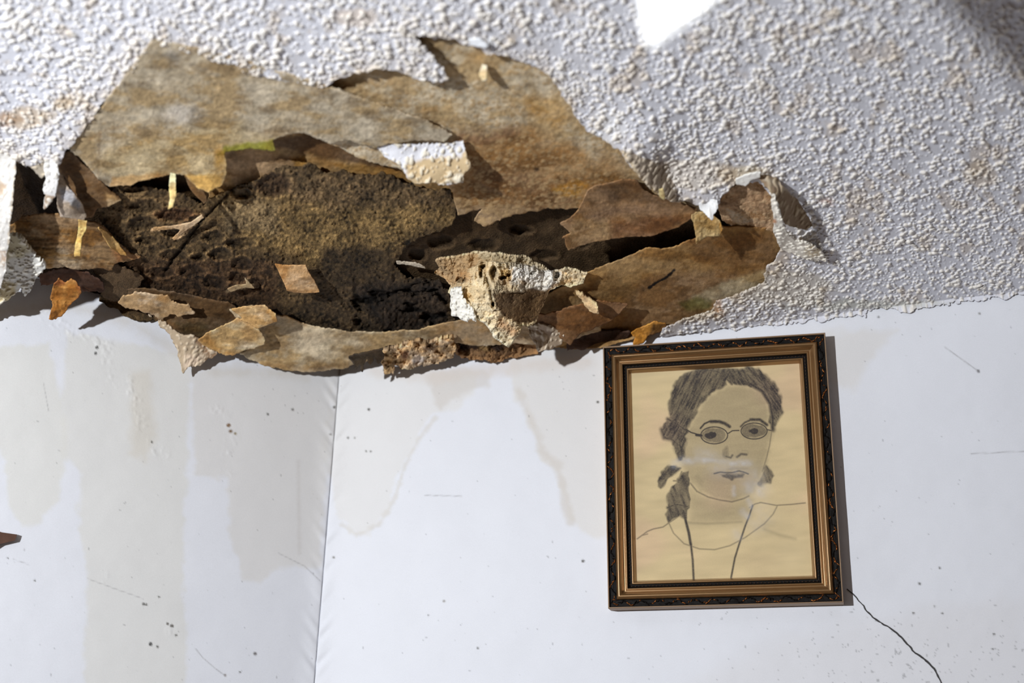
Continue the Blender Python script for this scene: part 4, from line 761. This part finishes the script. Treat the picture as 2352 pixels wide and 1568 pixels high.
def side_pts(t, step):
    hw = FW / 2 - t; hh = FHt / 2 - t; out = []
    for k in range(4):
        L = 2 * (hw if k % 2 == 0 else hh); n = int(L / step)
        for i in range(n):
            s = (i + 0.5) / n * L
            out.append([(-hw + s, hh, 0.0), (hw, hh - s, -math.pi / 2), (hw - s, -hh, math.pi), (-hw, -hh + s, math.pi / 2)][k])
    return out
it = []
for i, (a, b, an) in enumerate(side_pts(0.0053, 0.0026)):
    off = 0.0020 * math.sin(i * 0.9) + 0.0006 * rs.randn()
    it.append((a - math.sin(an) * off, b + math.cos(an) * off, 0.0178, 0.0013 + 0.0016 * rs.rand(), 0.0006 + 0.0003 * rs.rand(), 0.0011 + 0.0008 * rs.rand(), an + 0.75 * math.cos(i * 0.9) + 0.3 * rs.randn()))
sel = rs.rand(len(it)) < 0.55
blobs('carved_leaves', [q_ for q_, s_ in zip(it, sel) if not s_], M_COPPER, pic)
blobs('worn_leaves', [q_ for q_, s_ in zip(it, sel) if s_], M_BLACK, pic)
blobs('bead_row', [(a, b, 0.0149, 0.0009, 0.0007, 0.0008, an) for a, b, an in side_pts(0.0225, 0.0036)], mat('dark_bead', 0.35, ((400, 0.3),), 0, 100, metallic=0.5, color=(72, 56, 44)), pic)
bk = fp(np.array([-1, 1, 1, -1]) * (IW + 0.01), np.array([1, 1, -1, -1]) * (IH + 0.01), np.full(4, 0.004))
V8 = np.concatenate([bk, bk + np.array([0, -0.004, 0])]); new_mesh('backing_board', V8, [[0, 1, 2, 3], [7, 6, 5, 4], [0, 4, 5, 1], [1, 5, 6, 2], [2, 6, 7, 3], [3, 7, 4, 0]], None, M_BROWN, pic, smooth=False)

# the pencil drawing: pigment on paper
def Z4(p): return [(1440 + x / 3.7333, 820 + y / 3.7333) for x, y in p]
def Z3(p): return [(1360 + x / 2.2726, 740 + y / 2.2726) for x, y in p]
def drawing_colour(x, y):
    base = (214, 193, 150)
    col = np.broadcast_to(lin(base), x.shape + (3,)).copy()
    # faint ripples and warm tones of the old paper
    n = fbm(x * 0.35, y, 26, 501, 3); n2 = fbm(x, y, 90, 502, 3)
    col *= (1 + 0.09 * n + 0.06 * n2 + 0.08 * fbm(x * 0.22, y + 0.1 * x, 13, 504, 2))[:, None]
    warm = lin((218, 190, 154)) / lin(base); k = sstep(0, 0.5, fbm(x, y, 120, 503, 2)); col *= (1 + (warm - 1) * k[:, None] * 0.8)
    D = np.zeros_like(x)
    grain = 0.5 + 0.5 * vnoise(x, y, 1.6, 511)
    def region(poly, amt, fe=5, hatch=None, hs=3.0, na=3):
        nonlocal D
        s = sdf(x, y, poly) + na * vnoise(x, y, 9, int(abs(poly[0][0])))
        wt = 1 - sstep(-fe, fe, s); v = amt * (0.8 + 0.2 * grain)
        if hatch is not None:
            a = math.radians(hatch); c = x * -math.sin(a) + y * math.cos(a); l = x * math.cos(a) + y * math.sin(a)
            v = v * (0.93 + 0.16 * fbm(x, y, 24, 525, 3) + 0.16 * vnoise(c * 1.0, l * 0.14, hs, 521) + 0.08 * vnoise(c, l * 0.3, 9, 522))
        D = np.maximum(D, wt * v)
    def line(pts, wd, amt, fe=1.4):
        nonlocal D
        d = lined(x, y, pts) - wd * 0.62; D = np.maximum(D, (1 - sstep(-fe, fe, d)) * amt * (0.85 + 0.15 * grain))
    def ell(cx, cy, rx, ry, n=28, a0=0, a1=360, rot=0):
        r = math.radians(rot); return [(cx + rx * math.cos(t) * math.cos(r) - ry * math.sin(t) * math.sin(r), cy + rx * math.cos(t) * math.sin(r) + ry * math.sin(t) * math.cos(r)) for t in np.radians(np.linspace(a0, a1, n))]
    face = Z4([(540, 590), (600, 480), (640, 400), (700, 340), (780, 280), (880, 240), (960, 235), (1050, 260), (1160, 290), (1200, 370), (1225, 450), (1215, 560), (1240, 640), (1215, 800), (1170, 1000), (1060, 1190), (900, 1237), (760, 1220), (640, 1165), (550, 1085), (500, 980), (440, 880), (500, 640)])
    region(face, 0.30, 10)
    region(Z4([(520, 1100), (640, 1180), (900, 1250), (1050, 1200), (1060, 1330), (1000, 1420), (700, 1430), (540, 1420)]), 0.27, 20)
    # hair
    region(Z4([(440, 890), (410, 800), (375, 720), (310, 680), (300, 600), (330, 550), (360, 510), (358, 400), (385, 280), (420, 200), (480, 150), (560, 120), (640, 80), (700, 72), (760, 82), (860, 85), (900, 110), (870, 180), (860, 240), (780, 280), (700, 340), (640, 400), (600, 480), (545, 590), (520, 605), (512, 700), (500, 800), (480, 880)]), 0.76, 4, 118, 2.6)
    region(Z4([(860, 95), (960, 92), (1060, 78), (1140, 100), (1200, 150), (1250, 205), (1300, 270), (1330, 380), (1338, 470), (1300, 550), (1245, 632), (1215, 560), (1232, 450), (1205, 370), (1165, 290), (1050, 258), (960, 235), (880, 235), (850, 170)]), 0.76, 4, 55, 2.6)
    for k in range(26):                                # individual strands
        f_ = k / 25.0
        line(Z4([(880 - 60 * f_, 100 + 120 * f_), (700 - 130 * f_ * 0.5, 130 + 170 * f_), (520 - 60 * (1 - f_) + 20 * f_, 260 + 150 * f_), (400 + 120 * f_ * 0.9, 520 + 60 * f_)]), 1.2, 0.76 + 0.14 * math.sin(k * 2.3), 1.2)
    for k in range(12):
        f_ = k / 11.0
        line(Z4([(900 + 20 * f_, 110 + 110 * f_), (1060 + 10 * f_, 110 + 120 * f_), (1190 - 10 * f_, 210 + 90 * f_), (1290 - 60 * f_, 350 + 40 * f_), (1310 - 70 * f_, 500 + 40 * f_)]), 1.3, 0.76 + 0.14 * math.sin(k * 1.9), 1.2)
    line(Z4([(640, 110), (780, 120), (850, 180), (900, 230)]), 5, 0.78, 4)
    line(Z4([(1060, 230), (1160, 290), (1230, 400), (1250, 520), (1250, 620)]), 9, 0.80, 6)
    line(Z4([(300, 620), (320, 690), (380, 700), (430, 740), (450, 860)]), 8, 0.75, 6); line(Z4([(350, 530), (440, 580), (520, 640)]), 6, 0.8, 5)
    region(Z4([(400, 640), (480, 620), (520, 700), (500, 860), (440, 880), (400, 780)]), 0.72, 8, 80, 4)
    # brows, glasses, eyes
    line(Z4([(630, 610), (665, 570), (710, 550), (760, 545)]), 4.0, 0.85, 2.4); line(Z4([(720, 552), (790, 552), (840, 568), (880, 595)]), 7.5, 0.80, 4)
    line(Z4([(975, 595), (1010, 560), (1080, 530)]), 4.5, 0.78, 3); line(Z4([(1060, 535), (1140, 535), (1200, 580)]), 7.0, 0.78, 4)
    region(ell(*Z4([(745, 668)])[0], 30, 18), 0.56, 3); region(ell(*Z4([(1088, 632)])[0], 29, 17), 0.60, 3)
    line(ell(*Z4([(748, 670)])[0], 31, 19.5), 2.4, 0.88); line(ell(*Z4([(1090, 633)])[0], 30, 18.5), 2.4, 0.85)
    line(Z4([(865, 655), (905, 630), (960, 628)]), 2.6, 0.85); line(Z4([(500, 615), (550, 645), (600, 660), (640, 665)]), 2.8, 0.85); line(Z4([(595, 668), (640, 672)]), 5.5, 0.85, 2.5); line(Z4([(1200, 620), (1240, 630)]), 2.4, 0.8)
    region(ell(*Z4([(712, 668)])[0], 12, 9), 0.85, 3); region(ell(*Z4([(738, 668)])[0], 7, 7), 0.9, 2.5); region(ell(*Z4([(1085, 635)])[0], 12, 9), 0.85, 3)
    line(Z4([(650, 650), (700, 625), (760, 620), (830, 645)]), 2.0, 0.75, 2); line(Z4([(1000, 610), (1060, 590), (1120, 590), (1180, 615)]), 2.0, 0.75, 2); line(Z4([(660, 700), (740, 712), (830, 690)]), 1.6, 0.62, 2)
    # nose, mouth, jaw
    region(Z4([(810, 780), (870, 740), (890, 860), (850, 880), (810, 850)]), 0.50, 8); line(Z4([(850, 850), (890, 862), (905, 840)]), 5, 0.72, 4); line(Z4([(945, 855), (980, 830), (1025, 835)]), 6, 0.70, 4); line(Z4([(985, 800), (1035, 800), (1040, 830)]), 3, 0.48, 4)
    line(Z4([(870, 620), (885, 700), (895, 800)]), 4, 0.40, 5)
    line(Z4([(748, 998), (800, 985), (850, 990), (900, 990), (960, 975), (1000, 985), (1040, 1000)]), 3.6, 0.82, 3); region(Z4([(790, 1000), (880, 990), (1020, 995), (1000, 1040), (900, 1060), (820, 1040)]), 0.74, 6); region(Z4([(800, 960), (900, 930), (1060, 930), (1060, 975), (900, 985)]), 0.44, 8)
    line(Z4([(545, 1080), (600, 1150), (700, 1200), (800, 1225), (900, 1240), (1000, 1212), (1045, 1190)]), 3.0, 0.62, 3); line(Z4([(1240, 640), (1222, 760), (1195, 870), (1160, 980)]), 2.4, 0.58, 2.5)
    region(Z4([(540, 1000), (620, 960), (700, 1060), (660, 1160), (560, 1090)]), 0.36, 14)
    # braids and bow
    region(Z4([(258, 1062), (300, 985), (345, 930), (400, 925), (465, 950), (400, 1000), (345, 1060), (290, 1130), (268, 1105)]), 0.72, 3, 130, 4)
    region(Z4([(420, 1075), (470, 980), (532, 975), (538, 1100), (540, 1250), (515, 1390), (450, 1365), (350, 1425), (335, 1335), (352, 1280), (338, 1190), (375, 1110)]), 0.70, 3, 70, 5)
    line(Z4([(350, 1290), (420, 1260), (520, 1280)]), 5, 0.8, 4); line(Z4([(400, 1060), (440, 1060), (470, 980)]), 2.5, 0.6, 2)
    region(Z4([(1190, 900), (1222, 950), (1256, 1015), (1230, 1075), (1150, 1105), (1110, 1090), (1150, 1000)]), 0.66, 4, 70, 4)
    # clothes
    line(Z3([(478, 985), (490, 1040), (505, 1100), (515, 1160)]), 5.2, 0.76, 2); line(Z3([(500, 1080), (516, 1160), (525, 1240), (530, 1340)]), 4.0, 0.74, 2)
    line(Z3([(838, 955), (820, 1010), (800, 1060), (770, 1150), (745, 1230), (726, 1330)]), 3.4, 0.74, 1.8)
    line(Z3([(400, 1045), (425, 1100), (480, 1155), (560, 1182), (640, 1186), (720, 1165), (800, 1122), (900, 1050), (945, 1000), (968, 955)]), 2.0, 0.50, 2)
    line(Z3([(235, 1130), (290, 1090), (320, 1078), (370, 1068), (410, 1040), (455, 1010)]), 2.0, 0.60, 1.8); line(Z3([(260, 1112), (290, 1104)]), 2, 0.5)
    line(Z3([(820, 968), (850, 948), (880, 940), (960, 955), (1040, 950), (1112, 942)]), 2.0, 0.58, 1.8)
    line(Z3([(500, 1045), (600, 1050), (700, 1045), (780, 1040)]), 6, 0.34, 6); line(Z3([(900, 1080), (980, 1110), (1060, 1130)]), 4, 0.22, 6)
    dd = np.hypot(x - Z3([(1143, 1098)])[0][0], y - Z3([(1143, 1098)])[0][1]); D = np.maximum(D, (1 - sstep(1, 4, dd)) * 0.9)
    D = np.clip(D * 1.28, 0, 0.95)
    pen = lin((40, 37, 45))
    return col + (pen - col) * np.clip(D, 0, 1)[:, None]
na, nb_ = 430, 560
A, B = np.meshgrid(np.linspace(-IW, IW, na), np.linspace(IH, -IH, nb_))
Pp3 = fp(A.ravel(), B.ravel(), 0.0100 + 0.0003 * fbm(A.ravel() * 1000, B.ravel() * 3500, 60, 9, 2))
xx, yy = proj(Pp3); idx = np.arange(na * nb_).reshape(nb_, na)
Fd = np.stack([idx[:-1, :-1].ravel(), idx[1:, :-1].ravel(), idx[1:, 1:].ravel(), idx[:-1, 1:].ravel()], -1)
dr = new_mesh('portrait_drawing', Pp3, Fd, drawing_colour(xx, yy), M_DRAW, pic)
tag(dr, 'pencil portrait of a person with round glasses and braids on yellowed paper')
# glass pane; pale reflection streaks are painted in as diffuse white
mg = bpy.data.materials.new('painted_reflection_glass'); mg.use_nodes = True; nt = mg.node_tree; nt.nodes.clear()
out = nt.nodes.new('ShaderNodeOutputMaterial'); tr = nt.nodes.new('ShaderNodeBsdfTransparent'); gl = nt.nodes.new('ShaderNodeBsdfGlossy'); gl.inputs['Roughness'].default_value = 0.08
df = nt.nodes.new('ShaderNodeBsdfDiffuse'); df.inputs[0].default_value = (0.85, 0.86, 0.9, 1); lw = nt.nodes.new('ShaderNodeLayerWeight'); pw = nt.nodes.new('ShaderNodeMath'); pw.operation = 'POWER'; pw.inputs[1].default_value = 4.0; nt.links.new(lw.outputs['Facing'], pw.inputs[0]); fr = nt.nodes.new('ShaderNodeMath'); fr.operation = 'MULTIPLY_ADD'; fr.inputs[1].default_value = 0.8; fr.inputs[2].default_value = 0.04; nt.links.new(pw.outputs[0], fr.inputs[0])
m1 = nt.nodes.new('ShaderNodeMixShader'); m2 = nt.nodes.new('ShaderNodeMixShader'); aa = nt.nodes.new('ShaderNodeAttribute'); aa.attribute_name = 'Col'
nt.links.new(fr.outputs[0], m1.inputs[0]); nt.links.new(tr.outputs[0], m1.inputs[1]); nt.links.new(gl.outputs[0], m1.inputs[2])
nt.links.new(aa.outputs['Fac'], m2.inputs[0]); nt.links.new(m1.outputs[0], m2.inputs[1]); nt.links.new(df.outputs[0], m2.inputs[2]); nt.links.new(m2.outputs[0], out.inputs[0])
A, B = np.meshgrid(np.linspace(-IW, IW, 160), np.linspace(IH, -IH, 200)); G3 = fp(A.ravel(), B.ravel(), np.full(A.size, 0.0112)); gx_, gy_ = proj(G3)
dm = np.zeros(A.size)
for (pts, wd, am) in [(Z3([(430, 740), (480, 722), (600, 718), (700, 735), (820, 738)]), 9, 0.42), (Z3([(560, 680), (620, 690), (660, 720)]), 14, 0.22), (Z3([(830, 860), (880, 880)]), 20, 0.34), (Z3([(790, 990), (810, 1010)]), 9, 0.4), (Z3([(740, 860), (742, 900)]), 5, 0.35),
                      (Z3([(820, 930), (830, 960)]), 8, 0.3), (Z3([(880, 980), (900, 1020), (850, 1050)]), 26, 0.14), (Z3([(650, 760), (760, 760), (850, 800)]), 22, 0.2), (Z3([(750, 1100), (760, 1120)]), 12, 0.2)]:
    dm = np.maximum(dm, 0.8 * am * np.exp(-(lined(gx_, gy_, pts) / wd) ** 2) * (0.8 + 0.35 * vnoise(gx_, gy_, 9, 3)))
idx = np.arange(A.size).reshape(A.shape); Fg = np.stack([idx[:-1, :-1].ravel(), idx[1:, :-1].ravel(), idx[1:, 1:].ravel(), idx[:-1, 1:].ravel()], -1)
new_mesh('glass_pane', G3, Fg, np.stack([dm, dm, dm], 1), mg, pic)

# ------------------------------------------------------------------ brown pointed ornament at the left border
def wp(px, py, off): r = ray(px, py); return CAM + r * (t_wall(r) - off)
o_pts = [(-140, 1215), (-60, 1218), (-20, 1214), (4, 1222), (39, 1227), (37, 1234), (34, 1241), (0, 1249), (-20, 1262), (-60, 1275), (-140, 1290)]
V = [wp(np.array(float(a)), np.array(float(b)), 0.006) for a, b in o_pts] + [wp(np.array(float(a)), np.array(float(b)), 0.001) for a, b in o_pts]
n = len(o_pts); V = np.array(V)
me = bpy.data.meshes.new('wooden_ornament'); og = V.mean(0); me.from_pydata([tuple(v - og) for v in V], [], [tuple(range(n))[::-1], tuple(range(n, 2 * n))] + [(i, (i + 1) % n, (i + 1) % n + n, i + n) for i in range(n)])
me.materials.append(M_BROWN); oo = bpy.data.objects.new('wooden_ornament', me); oo.location = og; sc.collection.objects.link(oo)
tag(oo, 'brown blunt-ended wooden tip reaching in at the left border of the wall', 'ornament')

GROUPS = {'paper_flap': 'torn paper flaps around the hole', 'textured_scrap': 'hanging scraps of textured ceiling skin', 'backing_paper': 'pale backing sheets in the hole', 'paper_sliver': 'narrow slivers at the left of the hole',
          'paper_curl': 'small paper curls at the rim', 'grained_paper': 'brown layers at the far left', 'plaster_rubble': 'crumbly rims above the wall', 'orange_chip': 'orange chips by the wall', 'wood_sliver': 'loose fragments on the crust'}
for o in sc.objects:
    k_ = o.name.split('.')[0]
    if o.parent is None and k_ in GROUPS: o['group'] = GROUPS[k_]
for o in sc.objects:
    if '_o' in o: del o['_o']
